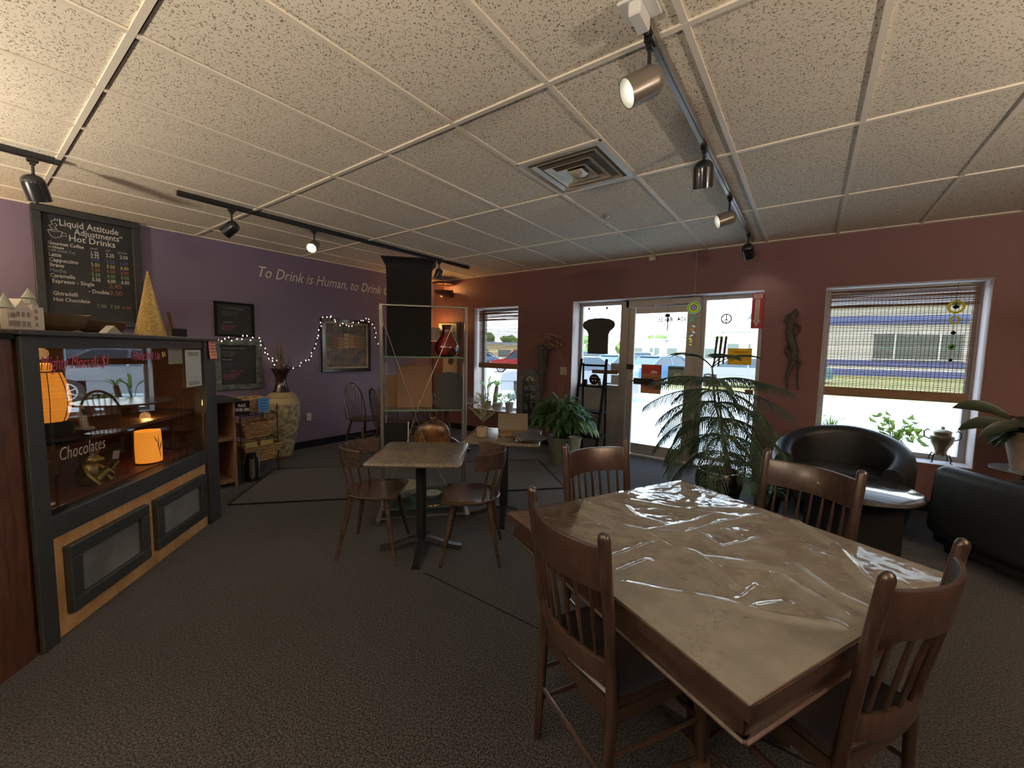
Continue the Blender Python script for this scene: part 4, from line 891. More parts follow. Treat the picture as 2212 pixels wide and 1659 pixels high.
# string lights
LP = [(1.879, 1.504), (1.957, 1.535), (2.051, 1.545), (2.128, 1.563), (2.206, 1.549), (2.319, 1.553), (2.37, 1.488), (2.403, 1.38), (2.451, 1.307), (2.49, 1.252), (2.53, 1.21), (2.802, 1.155), (2.882, 1.238), (2.968, 1.273), (3.017, 1.372), (3.074, 1.505), (3.103, 1.619), (3.14, 1.708), (3.150, 1.856), (3.256, 1.915), (3.334, 1.875), (3.43, 1.80), (3.527, 1.785), (3.643, 1.80), (3.747, 1.85), (3.871, 1.905), (3.96, 1.91), (4.034, 1.82), (4.055, 1.635), (4.125, 1.508)]
t = thing('string_lights', 'string of tiny warm lights draped over the picture and menu board', 'string lights', (XL + .055, 1.879, 1.5))
pts = [(.012 * math.sin(k * 2.1), p[0] - 1.879, p[1] - 1.5) for k, p in enumerate(LP)]; fine = []
for a, b_ in zip(pts[:-1], pts[1:]):
    for j in range(4): q = Vector(a).lerp(Vector(b_), j / 4); q.z += .010 * math.sin(j * PI / 2 + len(fine)); q.y += .008 * math.cos(len(fine) * 1.7); fine.append(q)
MB().tube(fine, .0032, 5).build('wire', M['black'], t)
MB().tube([p + Vector((.004, .012 * math.sin(i * 1.9), .012 * math.cos(i * 1.3))) for i, p in enumerate(fine)], .0026, 5).build('wire', M['black'], t)
M['fairy'] = emis('fairy_bulb', (1, .84, .6), 5)
b0 = MB().ball((0, 0, 0), (.0055, .0055, .009), 6).build('bulb', M['fairy'], t); rnd = random.Random(1)
for k in range(62):
    p = fine[int(k * (len(fine) - 1) / 61)]; c = b0 if k == 0 else b0.copy()
    if k: COL.objects.link(c); c.parent = t
    c.location = p + Vector((.008, rnd.uniform(-.02, .02), rnd.uniform(-.022, .022)))
# ------------------------------------------------------------ glass and metal shelf unit (local x along front, +y back)
SA = math.atan2(.738, .674); SO = Vector((-2.99, 2.19, 0)); SM = Matrix.Translation(SO) @ Matrix.Rotation(SA, 4, 'Z')
t = thing('glass_shelf_unit', 'silver metal shelf unit with green glass shelves behind the small table', 'shelf unit', SO, SA)
M['steel'] = mat('brushed_steel', (.34, .33, .30), .3, .8)
for x in (-.012, .718):
    u = MB(); u.box((x, .02, .93), (.026, .05, 1.82), bev=.004); u.build('upright', M['steel'], t)
    u = MB(); u.box((x, .045, .035), (.035, .72, .045), bev=.004); u.build('foot', M['steel'], t)
    u = MB(); u.box((x, .34, .68), (.020, .022, 1.30), bev=.003); u.build('rear_upright', M['steel'], t)
    u = MB(); u.tube([(x, .34, 1.32), (x, .18, 1.60), (x, .03, 1.82)], .010, 8); u.build('rear_brace', M['steel'], t)
u = MB(); u.box((.353, .02, 1.832), (.75, .022, .016), bev=.003); u.build('top_bar', M['steel'], t)
u = MB(); u.box((.353, -.28, .05), (.72, .016, .014)); u.build('floor_bar', M['steel'], t)
for z, y0, y1 in ((1.385, -.03, .35), (.918, -.05, .36), (.448, -.08, .37), (.085, -.18, .36)):
    s_ = MB().box((.353, (y0 + y1) / 2, z), (.70 if y0 > -.1 else .72, y1 - y0, .012)).build('shelf', M['shelf_glass'], t)
    MB().box((.353, y0 - .001, z), (.70, .006, .013)).build('front_edge', M['glass_edge'], s_)
cb = MB()
for a, b_ in (((-.03, -.012, 1.80), (.40, -.012, .50)), ((.66, -.012, 1.82), (.30, -.012, .95)), ((.30, -.012, .95), (.10, -.012, .30)), ((.40, -.012, .5), (.66, -.10, .05)), ((.12, -.012, .5), (0, -.09, .05))): cb.tube([a, b_], .0032, 6)
cb.build('cross_cable', M['steel'], t); MB().tube([(.345, -.012, .67), (.375, -.012, .58)], .006, 6).build('turnbuckle', M['steel'], t); MB().tube([(.29, -.012, .90), (.31, -.012, 1.0)], .006, 6).build('turnbuckle', M['steel'], t)
def on_shelf(name, mb, m, label, cat, x, y, z, rz=0, rx=0): o = mb.build(name, m, None, SM @ Vector((x, y, z)), (rx, 0, SA + rz)); return tag(o, label, cat)
def shelf_thing(name, label, cat, x, y, z, rz=0): return thing(name, label, cat, SM @ Vector((x, y, z)), SA + rz)
Z1, Z2, Z3, Z4 = 1.3915, .9245, .4545, .0915
tw_ = MB(); prof = [(.190, 0), (.190, .66), (.192, .76), (.200, .80), (.215, .825), (.232, .840), (.232, .850)]; vs = []; N = 4
for s_, z in prof:
    for cx, cy in ((-1, -1), (1, -1), (1, 1), (-1, 1)): vs.append((cx * s_, cy * (s_ - .06), z))
vs += [(cx * .20, cy * .13, .84) for cx, cy in ((-1, -1), (1, -1), (1, 1), (-1, 1))] + [(cx * .17, cy * .10, .30) for cx, cy in ((-1, -1), (1, -1), (1, 1), (-1, 1))]
m_ = len(prof) + 2; tw_.add(vs, [(i * 4 + k, i * 4 + (k + 1) % 4, (i + 1) * 4 + (k + 1) % 4, (i + 1) * 4 + k) for i in range(m_ - 1) for k in range(4)] + [(0, 1, 2, 3), tuple((m_ - 1) * 4 + k for k in range(4))])
on_shelf('tall_black_vase', tw_, M['black'], 'tall black rectangular flared vase on the top glass shelf', 'vase', .222, .16, Z1)
M['redglaze'] = mat('red_marbled_glaze', (.26, .028, .018), .14, c2=(.045, .012, .010), scale=9, coat=.6, mixpos=(.40, .62))
t = shelf_thing('red_vase', 'glossy red marbled bottle vase at the end of the top glass shelf', 'vase', .555, .16, Z1)
MB().lathe([(.055, 0), (.085, .012), (.108, .055), (.110, .085), (.095, .13), (.062, .18), (.046, .215), (.042, .26), (.049, .29), (.046, .292), (.034, .26), (.03, .2)], n=40, cap=False).build('body', M['redglaze'], t)
M['plywood'] = mat('brown_board', (.135, .072, .036), .65, c2=(.18, .10, .05), scale=7, stretch=(1, 1, .3))
on_shelf('brown_board', MB().box((0, 0, .145), (.22, .008, .29)), M['plywood'], 'smaller plain brown board standing behind the larger one on the glass shelf', 'board', .105, .20, Z2, 0, R(-8))
bd = MB(); bd.box((0, 0, .195), (.31, .010, .39)); on_shelf('large_brown_board', bd, M['plywood'], 'larger plain brown clipboard leaning on the middle glass shelf', 'board', .265, .10, Z2, 0, R(-10))
sl = []
for k in range(13): a = PI * k / 12; sl.append((.125 * math.cos(a), .27 + .055 * math.sin(a)))
sl += [(-.125, 0), (.125, 0)]
on_shelf('slate_board', MB().prism([(x, y) for x, y in sl], -.008, .008, rotx(R(90))), mat('dark_slate', (.013, .017, .017), .55, bump=.1), 'dark arched slate board on the middle glass shelf', 'board', .578, .12, Z2, 0, R(-7))
M['goldvase'] = mat('gold_brown_mottle', (.22, .10, .028), .32, .3, c2=(.05, .018, .012), scale=11, coat=.3, mixpos=(.40, .60))
t = shelf_thing('round_flask_vase', 'flat round mottled gold and brown flask vase on the lower glass shelf', 'vase', .425, .16, Z3)
n = 40; prof = [(.05, 0), (.10, .03), (.15, .08), (.172, .15), (.168, .22), (.140, .28), (.090, .325), (.040, .350), (.026, .37), (.026, .395), (.036, .410), (.030, .41), (.018, .37)]
MB().lathe(prof, n=n, sy=.36, cap=False).build('body', M['goldvase'], t)
bs = MB(); bs.box((0, 0, .16), (.22, .012, .32)); o = on_shelf('black_sign_board', bs, M['black'], 'black board leaning at the left end of the lower glass shelf', 'board', .09, .13, Z3, 0, R(-12))
MB().box((.114, 0, .16), (.008, .016, .34)).build('edge_strip', M['white_metal'], o)
t = shelf_thing('white_bowl', 'large white ceramic bowl on the bottom glass shelf', 'bowl', .17, .12, Z4); MB().lathe([(.05, 0), (.10, .03), (.145, .09), (.15, .11), (.14, .11), (.09, .04), (.01, .02)], n=36, cap=False).build('body', M['ceramic'], t)
t = shelf_thing('small_bowl', 'small patterned white dish on the bottom glass shelf', 'bowl', .42, .05, Z4); MB().lathe([(.035, 0), (.07, .02), (.085, .045), (.078, .045), (.01, .012)], n=30, cap=False).build('body', M['ceramic'], t)
# ------------------------------------------------------------ on the second small table
TT = .7245
t = thing('potted_tree', 'tiny frosted artificial pine in a clay pot on the far small table', 'potted plant', (-2.20, 2.60, TT))
MB().lathe([(.036, 0), (.046, .008), (.050, .07), (.047, .085), (.040, .083), (.038, .06)], n=24, cap=False).build('pot', M['terracotta'], t)
MB().cyl((0, 0, .03), (0, 0, .30), .004).build('trunk', M['bark'], t)
M['frost'] = mat('frosted_needles', (.20, .24, .13), .8, c2=(.34, .36, .24), scale=20)
nd = MB(); rnd = random.Random(4)
for k in range(34):
    z = .12 + .22 * k / 34; a = k * 2.4; L = .115 * (1 - (z - .12) / .30) + .02; tip = Vector((L * math.cos(a), L * math.sin(a), z + L * .75))
    for j in range(9):
        p = Vector((0, 0, z)).lerp(tip, (j + 1) / 9)
        for s_ in range(4):
            q = p + Vector((rnd.uniform(-1, 1), rnd.uniform(-1, 1), rnd.uniform(.1, 1.2))).normalized() * .024; nd.tube([p, q], [.0011, .0004], 3, cap=False)
    nd.tube([(0, 0, z), tip], [.0018, .0008], 4)
nd.build('foliage', M['frost'], t)
t = thing('game_box', 'flat brown box standing open beside the tiny pine', 'box', (-2.06, 2.86, TT), R(40))
MB().box((0, 0, .012), (.26, .20, .024), bev=.002).build('tray', M['plywood'], t); MB().box((.0, .10, .09), (.27, .012, .16), rotx(R(-14)), bev=.002).build('lid', mat('taupe_card', (.16, .135, .095), .8), t)
for k in range(5):
    o = MB().box((0, 0, .004), (.21, .27, .008), bev=.001).build('magazine', mat('magazine_cover', (.50, .50, .48) if k % 2 else (.06, .065, .08), .25), None, (-1.87 + .012 * k, 2.80 - .012 * k, TT + .0085 * k), (0, 0, R(30 + 6 * k))); tag(o, ['lowest magazine of the pile on the far small table', 'second magazine from the bottom of the pile on the far small table', 'middle magazine of the pile on the far small table', 'second magazine from the top of the pile on the far small table', 'topmost magazine of the pile on the far small table'][k], 'magazine', 'magazines on the far small table')
# ------------------------------------------------------------ corner: round table, bow-back chairs, lamp, pictures
t = thing('round_dining_table', 'round table with pale top in the corner behind the shelf unit', 'table', (-4.12, 4.10, 0))
M['paletop'] = mat('pale_glossy_top', (.20, .21, .24), .18, c2=(.26, .27, .30), scale=9, coat=.4)
MB().lathe([(.40, .715), (.465, .722), (.475, .735), (.465, .747), (.002, .750)], n=56).build('tabletop', M['paletop'], t)
MB().lathe([(.05, .04), (.06, .25), (.04, .40), (.055, .70), (.12, .715)], n=20).build('column', M['darkwood'], t)
for q in range(4): Rm = rotz(q * PI / 2 + .5); MB().sweep([(-.025, -.025), (.025, -.025), (.02, .025), (-.02, .025)], [(Rm @ Vector((x, 0, z)), Rm @ Vector((0, 1, 0))) for x, z in ((.02, .20), (.12, .15), (.25, .06), (.33, .027))]).build('foot', M['darkwood'], t)
def bow_chair(hoop_w=.20):
    t = thing('bow_back_chair', '', 'chair')
    MB().lathe([(.17, .425), (.21, .435), (.215, .45), (.20, .458), (.002, .45)], n=32, sy=.96).build('seat', M['walnut'], t)
    for sx in (-1, 1):
        for sy in (-1, 1): MB().tube([(sx * .12, sy * .11, .43), (sx * .15, sy * .15, .25), (sx * .185, sy * .19, 0)], [.015, .019, .011], 10).build('leg', M['walnut'], t)
    for a, b_ in (((-.155, -.155, .2), (-.155, .155, .2)), ((.155, -.155, .2), (.155, .155, .2)), ((-.155, 0, .2), (.155, 0, .2))): MB().tube([a, b_], .009, 8).build('stretcher', M['walnut'], t)
    h = []
    for k in range(25):
        a = PI * k / 24; h.append((-hoop_w * math.cos(a) * (.86 + .14 * math.sin(a)), -.15 - .11 * math.sin(a), .44 + .50 * math.sin(a) ** .8))
    MB().tube(h, .0125, 10).build('bow', M['walnut'], t)
    for k in range(7):
        x = -.13 + .26 * k / 6; xt = x * 1.12; aa = math.acos(max(-1, min(1, -xt / hoop_w))); zt = .44 + .50 * math.sin(aa) ** .8 - .008; MB().tube([(x * .8, -.155, .45), (xt, -.15 - .11 * math.sin(aa), zt)], [.007, .005], 8).build('spindle', M['walnut'], t)
    return t
bc = bow_chair(); bg_ = 'bow-back chairs in the corner'
bc.location = (-5.12, 3.42, 0); bc.rotation_euler = (0, 0, facing(1, .12)); bc['group'] = bg_; bc['label'] = 'bow-back spindle chair standing alone against the purple wall'
dup(bc, (-4.72, 3.72, 0), facing(1, .25), 'bow-back spindle chair half hidden behind the left metal upright', bg_)
dup(bc, (-4.42, 3.36, 0), facing(.2, 1), 'bow-back spindle chair on the near side of the corner round table', bg_)
dup(bc, (-3.86, 3.56, .009), facing(-.5, .85), 'bow-back spindle chair seen behind the slate and flask vase shelves', bg_)
t = thing('corner_table_lamp', 'lamp with cream drum shade in the far corner', 'lamp', (-5.52, 5.12, 0))
MB().lathe([(.14, 0), (.14, .02), (.02, .05)], n=24).build('base', M['darkwood'], t); MB().cyl((0, 0, .04), (0, 0, 1.66), .014).build('pole', M['darkwood'], t); MB().lathe([(.135, 1.60), (.12, 1.84)], n=32, cap=False).build('lamp_shade', mat('cream_shade', (.55, .48, .36), .8), t)
light('POINT', 'glow', t, (0, .0, 1.86), 9, (1, .45, .12), size=.05)
t = thing('wall_heater', 'pale green slatted wall unit behind the red vase', 'wall unit', (-5.36, YB, 1.66))
MB().box((0, -.04, 0), (.46, .08, .54), bev=.008).build('body', mat('pale_green_metal', (.24, .27, .20), .5), t); v = MB(); [v.box((.05, -.082, .20 - .035 * k), (.30, .006, .014)) for k in range(4)]; v.build('slat', M['black'], t)
t = thing('wall_poster', 'cream illustrated paper bag pinned under the wall unit in the corner', 'poster', (-5.36, YB, 1.17)); MB().box((0, -.008, 0), (.36, .012, .34)).build('sheet', mat('cream_paper', (.42, .37, .27), .8), t); MB().lathe([(.03, 0), (.07, .003), (.02, .004)], (0.03, -.016, .07), 20, M=rotx(R(90))).build('drawing', M['bark'], t)
# ------------------------------------------------------------ red wall: arch scroll mirror, cone planter, gecko, sign
t = thing('scroll_arch_mirror', 'arched grey iron scrollwork mirror leaning beside the left window', 'wall decor', (-3.575, 5.385, .20))
M['patina'] = mat('blue_grey_iron', (.085, .095, .095), .6, c2=(.14, .15, .145), scale=18)
def arch(w_, h_, n=14):
    p = [(-w_, 0, 0)]; hh = h_ - w_
    for k in range(n + 1): a = PI - PI * k / n; p.append((w_ * math.cos(a), 0, hh + w_ * math.sin(a)))
    return p + [(w_, 0, 0)]
fr = MB(); fo = arch(.215, .98); fi = arch(.125, .86); n = len(fo)
fi = [(x, 0, z + (.07 if i in (0, n - 1) else 0)) for i, (x, y, z) in enumerate(fi)]
for i in range(n - 1):
    a, b_, c, d_ = [Vector(q) for q in (fo[i], fo[i + 1], fi[i + 1], fi[i])]
    f_, bk = Vector((0, -.035, 0)), Vector((0, 0, 0)); fr.add([a + f_, b_ + f_, c + f_, d_ + f_, a, b_, c, d_], [(0, 1, 2, 3), (7, 6, 5, 4), (0, 4, 5, 1), (2, 6, 7, 3)])
a, b_, c, d_ = [Vector(q) for q in (fo[0], fo[-1], fi[-1], fi[0])]; f_ = Vector((0, -.035, 0)); fr.add([a + f_, b_ + f_, c + f_, d_ + f_, a, b_, c, d_], [(0, 1, 2, 3), (7, 6, 5, 4), (0, 4, 5, 1), (2, 6, 7, 3)])
fr.build('frame', M['patina'], t)
mi = MB(); mi.prism([(x, z) for x, y, z in fi], 0, .004, rotx(R(90)), (0, -.004, 0)); mi.build('mirror', mat('mirror_glass', (.75, .76, .76), .04, 1.0), t)
sc_ = MB()
def spiral(cx, cz, r0, turns, s_, a0, y=-.025):
    return [(cx + s_ * r0 * (1 - .8 * k / 20) * math.cos(a0 + turns * 2 * PI * k / 20), y, cz + r0 * (1 - .8 * k / 20) * math.sin(a0 + turns * 2 * PI * k / 20)) for k in range(21)]
for cz, r_ in ((.74, .05), (.60, .045), (.44, .05), (.28, .045), (.14, .04)):
    for s_ in (-1, 1): sc_.tube(spiral(s_ * .055, cz, r_, 1.3, s_, R(-90)), .0055, 5)
for z0, z1 in ((.07, .82),): sc_.tube([(0, -.025, z0), (0, -.025, z1)], .006, 6)
sc_.build('scrollwork', M['black_metal'], t)
t = thing('cone_wall_planter', 'tall grey tapering cone vase with dried flowers on the red wall', 'planter', (-3.30, 5.29, .80))
MB().lathe([(.020, 0), (.036, .06), (.060, .40), (.092, .74), (.097, .75), (.08, .74), (.045, .4)], n=24, cap=False).build('cone', mat('mottled_grey_metal', (.050, .048, .046), .6, c2=(.10, .095, .09), scale=14), t)
MB().box((0, .09, .55), (.04, .06, .12)).build('wall_bracket', M['black_metal'], t)
dr = MB(); rnd = random.Random(12)
for k in range(80):
    a = rnd.uniform(0, 2 * PI); L = rnd.uniform(.10, .36); up = rnd.uniform(.1, 1.0); x, y = math.cos(a), -abs(math.sin(a)) * .5
    p0 = Vector((rnd.uniform(-.05, .05), -.02, .73)); p1 = p0 + Vector((x * L * .5, y * L * .5, L * up * .7)); p2 = p0 + Vector((x * L * 1.1, y * L, L * up * .9 - L * .35)); dr.tube([p0, p1, p2], [.004, .005, .002], 4); 
    if k % 3 == 0: dr.ball(p2, (.010, .010, .016), 5)
dr.build('dried_flowers', mat('dried_flower', (.34, .26, .18), .8, c2=(.45, .20, .15), scale=12), t)
t = thing('gecko_wall_sculpture', 'long patinated metal gecko climbing the red wall between window and door', 'wall sculpture', (-.155, 5.385, 1.55))
M['gecko'] = mat('aged_bronze', (.035, .030, .022), .5, c2=(.075, .065, .045), scale=24, bump=.4, bscale=50)
gk = MB(); P_ = [(-.005, .41), (-.01, .36), (-.02, .31), (-.04, .24), (-.045, .15), (-.015, .05), (.015, -.05), (.010, -.14), (-.02, -.24), (-.035, -.34), (-.03, -.42), (-.02, -.46)]
gk.tube([(x, -.02, z) for x, z in P_], [.012, .032, .024, .030, .038, .040, .038, .033, .023, .015, .009, .004], 12, flat=(1, .5, (0, 1, 0)))
for pts in ([(-.045, .26), (-.095, .29), (-.085, .335), (-.065, .355)], [(0, .25), (.045, .22), (.04, .16), (.02, .13)], [(-.0, -.13), (-.06, -.06), (-.065, -.0), (-.05, .02)], [(.03, -.12), (.075, -.16), (.055, -.25), (.06, -.38), (.07, -.44)]):
    gk.tube([(x, -.015, z) for x, z in pts], [.018, .014, .011, .009, .007][:len(pts)], 8)
    for da in (-.5, 0, .5):
        x, z = pts[-1]; d_ = Vector((x - pts[-2][0], 0, z - pts[-2][1])).normalized(); d_ = Matrix.Rotation(da, 3, 'Y') @ d_; gk.tube([(x, -.012, z), (x + d_.x * .022, -.012, z + d_.z * .022)], [.005, .003], 5)
gk.build('body', M['gecko'], t)
t = thing('extinguisher_sign', 'red fire extinguisher sign with white down arrow at the storefront corner', 'sign', (-.515, 5.372, 1.955))
MB().box((0, 0, 0), (.112, .006, .395), bev=.001).build('sign_panel', mat('sign_red', (.40, .020, .025), .4), t)
M['sg'] = mat('sign_cream', (.55, .45, .40), .5)
MB().prism([(-.022, .13), (.022, .13), (.022, -.10), (.040, -.10), (0, -.18), (-.040, -.10), (-.022, -.10)], 0, .002, rotx(R(90)), (0, -.003, 0)).build('arrow', M['sg'], t); MB().box((0, -.004, .162), (.085, .002, .045)).build('fire_panel', M['sg'], t)
M['sr'] = mat('sign_dark_red', (.22, .012, .015), .4)
text(t, 'FIRE', (0, -.006, .148), .042, M['sr'], align='CENTER', wx=.85)
for k, c_ in enumerate('EXTINGUISHER'): text(t, c_, (0, -.006, .112 - .0215 * k), .024, M['sr'], align='CENTER', wx=1.0)
# ------------------------------------------------------------ plants
def leaf(mb, p0, d, L, W_, droop=.4, n=6, fold=.18, side=None):
    """curved lance-shaped leaf starting at p0 along d"""
    d = Vector(d).normalized(); sd = Vector(side) if side is not None else d.cross(Vector((0, 0, 1)))
    if sd.length < .05: sd = d.orthogonal()
    sd.normalize(); p = Vector(p0); vs = []; dd = d.copy()
    for k in range(n + 1):
        s = k / n; w = W_ * (math.sin(PI * min(1, s * .93 + .05)) ** .75) * (1 if k < n else .05)
        nrm = sd.cross(dd); vs += [p - sd * w / 2 + nrm * w * fold, p.copy(), p + sd * w / 2 + nrm * w * fold]
        p = p + dd * L / n; dd = (dd + Vector((0, 0, -droop / n * (1 + s)))).normalized()
    fs = []
    for k in range(n):
        a = 3 * k; fs += [(a, a + 1, a + 4, a + 3), (a + 1, a + 2, a + 5, a + 4)]
    mb.add(vs, fs, True); return p
def potmesh(rb, rt, h, rim=True):
    m = MB(); m.lathe([(rb, 0), (rt, h), (rt * 1.0, h)] if not rim else [(rb, 0), (rt * .94, h * .82), (rt * 1.03, h * .83), (rt * 1.05, h), (rt * .95, h), (rt * .88, h * .85)], n=32, cap=False); m.lathe([(.001, h * .86), (rt * .9, h * .87)], n=32, cap=False); m.lathe([(.001, 0.001), (rb, 0.001)], n=32, cap=False); return m
# Norfolk pine
t = thing('norfolk_pine', 'large potted Norfolk pine with drooping fronds in front of the door', 'potted plant', (-.60, 4.02, 0))
pt = MB(); pt.lathe([(.13, 0), (.15, .02), (.185, .26), (.20, .30), (.19, .38), (.17, .42), (.16, .42), (.165, .33)], n=32, cap=False); pt.lathe([(.001, .37), (.17, .37)], n=24, cap=False); pt.lathe([(.001, .001), (.13, .001)], n=24, cap=False)
M['blackglaze'] = mat('black_glazed_pot', (.012, .013, .016), .18, coat=.5); pt.build('pot', M['blackglaze'], t)
trunk = [(.10, .02, .36), (.02, .01, .70), (-.07, 0, 1.05), (-.105, -.01, 1.34)]
MB().tube(trunk, [.018, .014, .010, .006], 8).build('trunk', M['bark'], t); MB().tube([(.06, .03, .36), (0, .05, .8), (-.06, .02, 1.17)], [.012, .010, .008], 8).build('trunk', M['bark'], t)
def along(path, s):
    path = [Vector(p) for p in path]; k = min(len(path) - 2, int(s * (len(path) - 1))); return path[k].lerp(path[k + 1], s * (len(path) - 1) - k)
rnd = random.Random(21); fo = MB()
def branch(p0, a, L, rise, droop, nb, bl, hang=1.0, r=.0032, s0=.10):
    d = Vector((math.cos(a), math.sin(a), rise)).normalized(); p = Vector(p0); pts = [p.copy()]; n = 14
    for k in range(n): p = p + d * L / n; pts.append(p.copy()); d = (d + Vector((0, 0, -droop / n))).normalized()
    fo.tube(pts, [.0055 * (1 - .6 * k / n) for k in range(n + 1)], 5)
    for k in range(nb):
        s = s0 + (1 - s0) * k / nb; q = along(pts, s); tdir = (along(pts, min(1, s + .04)) - along(pts, s - .04)).normalized(); side = tdir.cross(Vector((0, 0, 1))).normalized()
        l_ = bl * (.45 + .75 * math.sin(PI * min(1, s * .85 + .12))) * rnd.uniform(.85, 1.15)
        for sg in (-1, 1):
            dd = (side * sg * .72 + tdir * .62 + Vector((0, 0, .12 - .1 * hang))).normalized(); qq = q.copy(); pp = [qq.copy()]
            for j in range(5): qq = qq + dd * l_ / 5; pp.append(qq.copy()); dd = (dd + Vector((0, 0, -.26 * hang))).normalized()
            fo.tube(pp, [r * .7, r, r, r * .95, r * .75, r * .25], 4)
tiers = [(1.00, 5, .44, .95, 1.15, 20, .10, .5), (.865, 6, .60, .22, .62, 24, .150, 1.5), (.76, 6, .64, .12, .95, 26, .165, 1.7), (.64, 6, .66, .12, 1.3, 26, .175, 1.7), (.50, 8, .66, .12, 1.55, 28, .175, 1.6), (.36, 8, .64, .10, 1.8, 28, .17, 1.5), (.20, 6, .58, .15, 1.9, 24, .16, 1.3)]
for i, (s, nbr, L, rise, droop, nb, bl, hg) in enumerate(tiers):
    p = along(trunk, s)
    for k in range(nbr):
        a = 2 * PI * k / nbr + i * .55 + .3; branch(p, a, L * rnd.uniform(.88, 1.08), rise, droop * rnd.uniform(.85, 1.15), nb, bl, hg, s0=.34 if i == 0 else .12)
fo.build('foliage', M['needle'], t)
# trailing plant behind the pine pot
t = thing('trailing_plant', 'dark trailing houseplant in a low pot behind the second chair', 'potted plant', (-.24, 4.34, 0)); potmesh(.09, .12, .20).build('pot', M['blackglaze'], t); lf = MB(); rnd = random.Random(31)
for k in range(40): a = rnd.uniform(0, 6.28); leaf(lf, (0, 0, .19), (math.cos(a), math.sin(a), rnd.uniform(.3, 1.3)), rnd.uniform(.12, .24), .032, 1.6)
lf.build('foliage', M['leaf'], t)
# peace lily
t = thing('peace_lily', 'bushy peace lily with glossy drooping leaves left of the door', 'potted plant', (-2.55, 4.62, 0)); M['potg'] = mat('grey_green_pot', (.13, .14, .11), .55, c2=(.17, .18, .14), scale=8); potmesh(.14, .19, .36).build('pot', M['potg'], t)
lf = MB(); stm = MB(); rnd = random.Random(41)
for k in range(230):
    a = rnd.uniform(0, 2 * PI); rr_ = rnd.random() ** .6; r0 = .05 + .25 * rr_; z1 = .50 + .36 * (1 - rr_ ** 1.5) * rnd.uniform(.6, 1.1); p0 = Vector((.04 * math.cos(a), .04 * math.sin(a), .32)); p1 = Vector((r0 * math.cos(a), r0 * math.sin(a), z1))
    if k % 2 == 0: stm.tube([p0, p0.lerp(p1, .5) + Vector((0, 0, .05)), p1], [.004, .0035, .003], 4)
    leaf(lf, p1, (math.cos(a + rnd.uniform(-.6, .6)), math.sin(a + rnd.uniform(-.6, .6)), rnd.uniform(.0, .9)), rnd.uniform(.15, .26), rnd.uniform(.042, .068), rnd.uniform(1.0, 2.0))
lf.build('foliage', M['leaf'], t); stm.build('stems', M['leaf'], t)
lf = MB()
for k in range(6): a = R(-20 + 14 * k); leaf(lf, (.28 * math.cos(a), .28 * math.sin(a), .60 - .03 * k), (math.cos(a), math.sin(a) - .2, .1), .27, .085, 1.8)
lf.build('pale_leaves', M['pale_leaf'], t)  # a few outer leaves in the paler leaf green
t = thing('curly_twigs', 'bare curly twigs rising out behind the peace lily', 'dried plant', (-2.80, 5.12, 0)); MB().lathe([(.06, 0), (.08, .2), (.05, .5), (.06, .55), (.04, .5)], n=20, cap=False).build('vase', M['patina'], t)
tw2 = MB()
for k, (dx, hh) in enumerate(((-.16, 1.02), (-.06, 1.42), (.10, 1.22), (-.20, .98))): tw2.tube([(dx * s + .025 * math.sin(9 * s + k), .02 * math.cos(8 * s + k), .45 + (hh - .45) * s) for s in [j / 12 for j in range(13)]], [.005 - .003 * j / 12 for j in range(13)], 5)
tw2.build('twigs', mat('pale_twig', (.26, .19, .13), .8), t)
t = thing('celadon_pot', 'pale green glazed flared vase on the floor beside the peace lily', 'pot', (-2.25, 4.42, 0)); MB().lathe([(.05, 0), (.06, .1), (.05, .25), (.07, .38), (.085, .42), (.075, .42), (.05, .36)], n=24, cap=False).build('body', mat('celadon', (.32, .38, .30), .3), t)
# ------------------------------------------------------------ ladder shelf
t = thing('ladder_shelf', 'narrow black folding ladder shelf standing beside the entrance door', 'shelf', (-2.45, 5.20, 0))
for s_ in (-1, 1):
    MB().tube([(s_ * .19, -.17, 0), (s_ * .19, .10, 1.36)], .021, 4).build('front_leg', M['black'], t); MB().tube([(s_ * .175, .17, 0), (s_ * .175, .13, 1.30)], .016, 4).build('rear_leg', M['black'], t)
for z, d_ in ((.28, .26), (.62, .20), (.98, .14), (1.27, .06)): MB().box((0, .02 + z * .075, z), (.37, d_, .028)).build('shelf', M['black'], t)
t2 = thing('round_chalk_sign', 'round black sign with white marks on the ladder shelf', 'sign', (-2.42, 5.27, .99)); MB().lathe([(.075, -.006), (.075, .006)], (0, 0, .10), 28, M=rotx(R(90))).build('disc', M['black'], t2) if False else MB().prism([(.075 * math.cos(2 * PI * k / 24), .085 + .075 * math.sin(2 * PI * k / 24)) for k in range(24)], -.006, .006, rotx(R(90))).build('disc', M['black'], t2)
rg = MB(); [rg.prism([(dx + .012 * math.cos(2 * PI * k / 10), .07 + .012 * math.sin(2 * PI * k / 10)) for k in range(10)], 0, .002, rotx(R(90)), (0, -.007, 0)) for dx in (-.018, .022)]; rg.box((0, -.008, .115), (.09, .002, .008)); rg.build('white_marks', M['signwhite'], t2)
o = MB().box((0, 0, .04), (.05, .05, .08), bev=.003).build('small_black_jar', M['black'], None, (-2.55, 5.25, .99)); tag(o, 'small square black jar on the ladder shelf', 'jar')
o = MB().lathe([(.03, 0), (.012, .09), (.006, .11)], n=16).build('small_cone_bottle', M['darkwood'], None, (-2.33, 5.25, .99)); tag(o, 'small dark cone-shaped bottle on the ladder shelf', 'bottle')
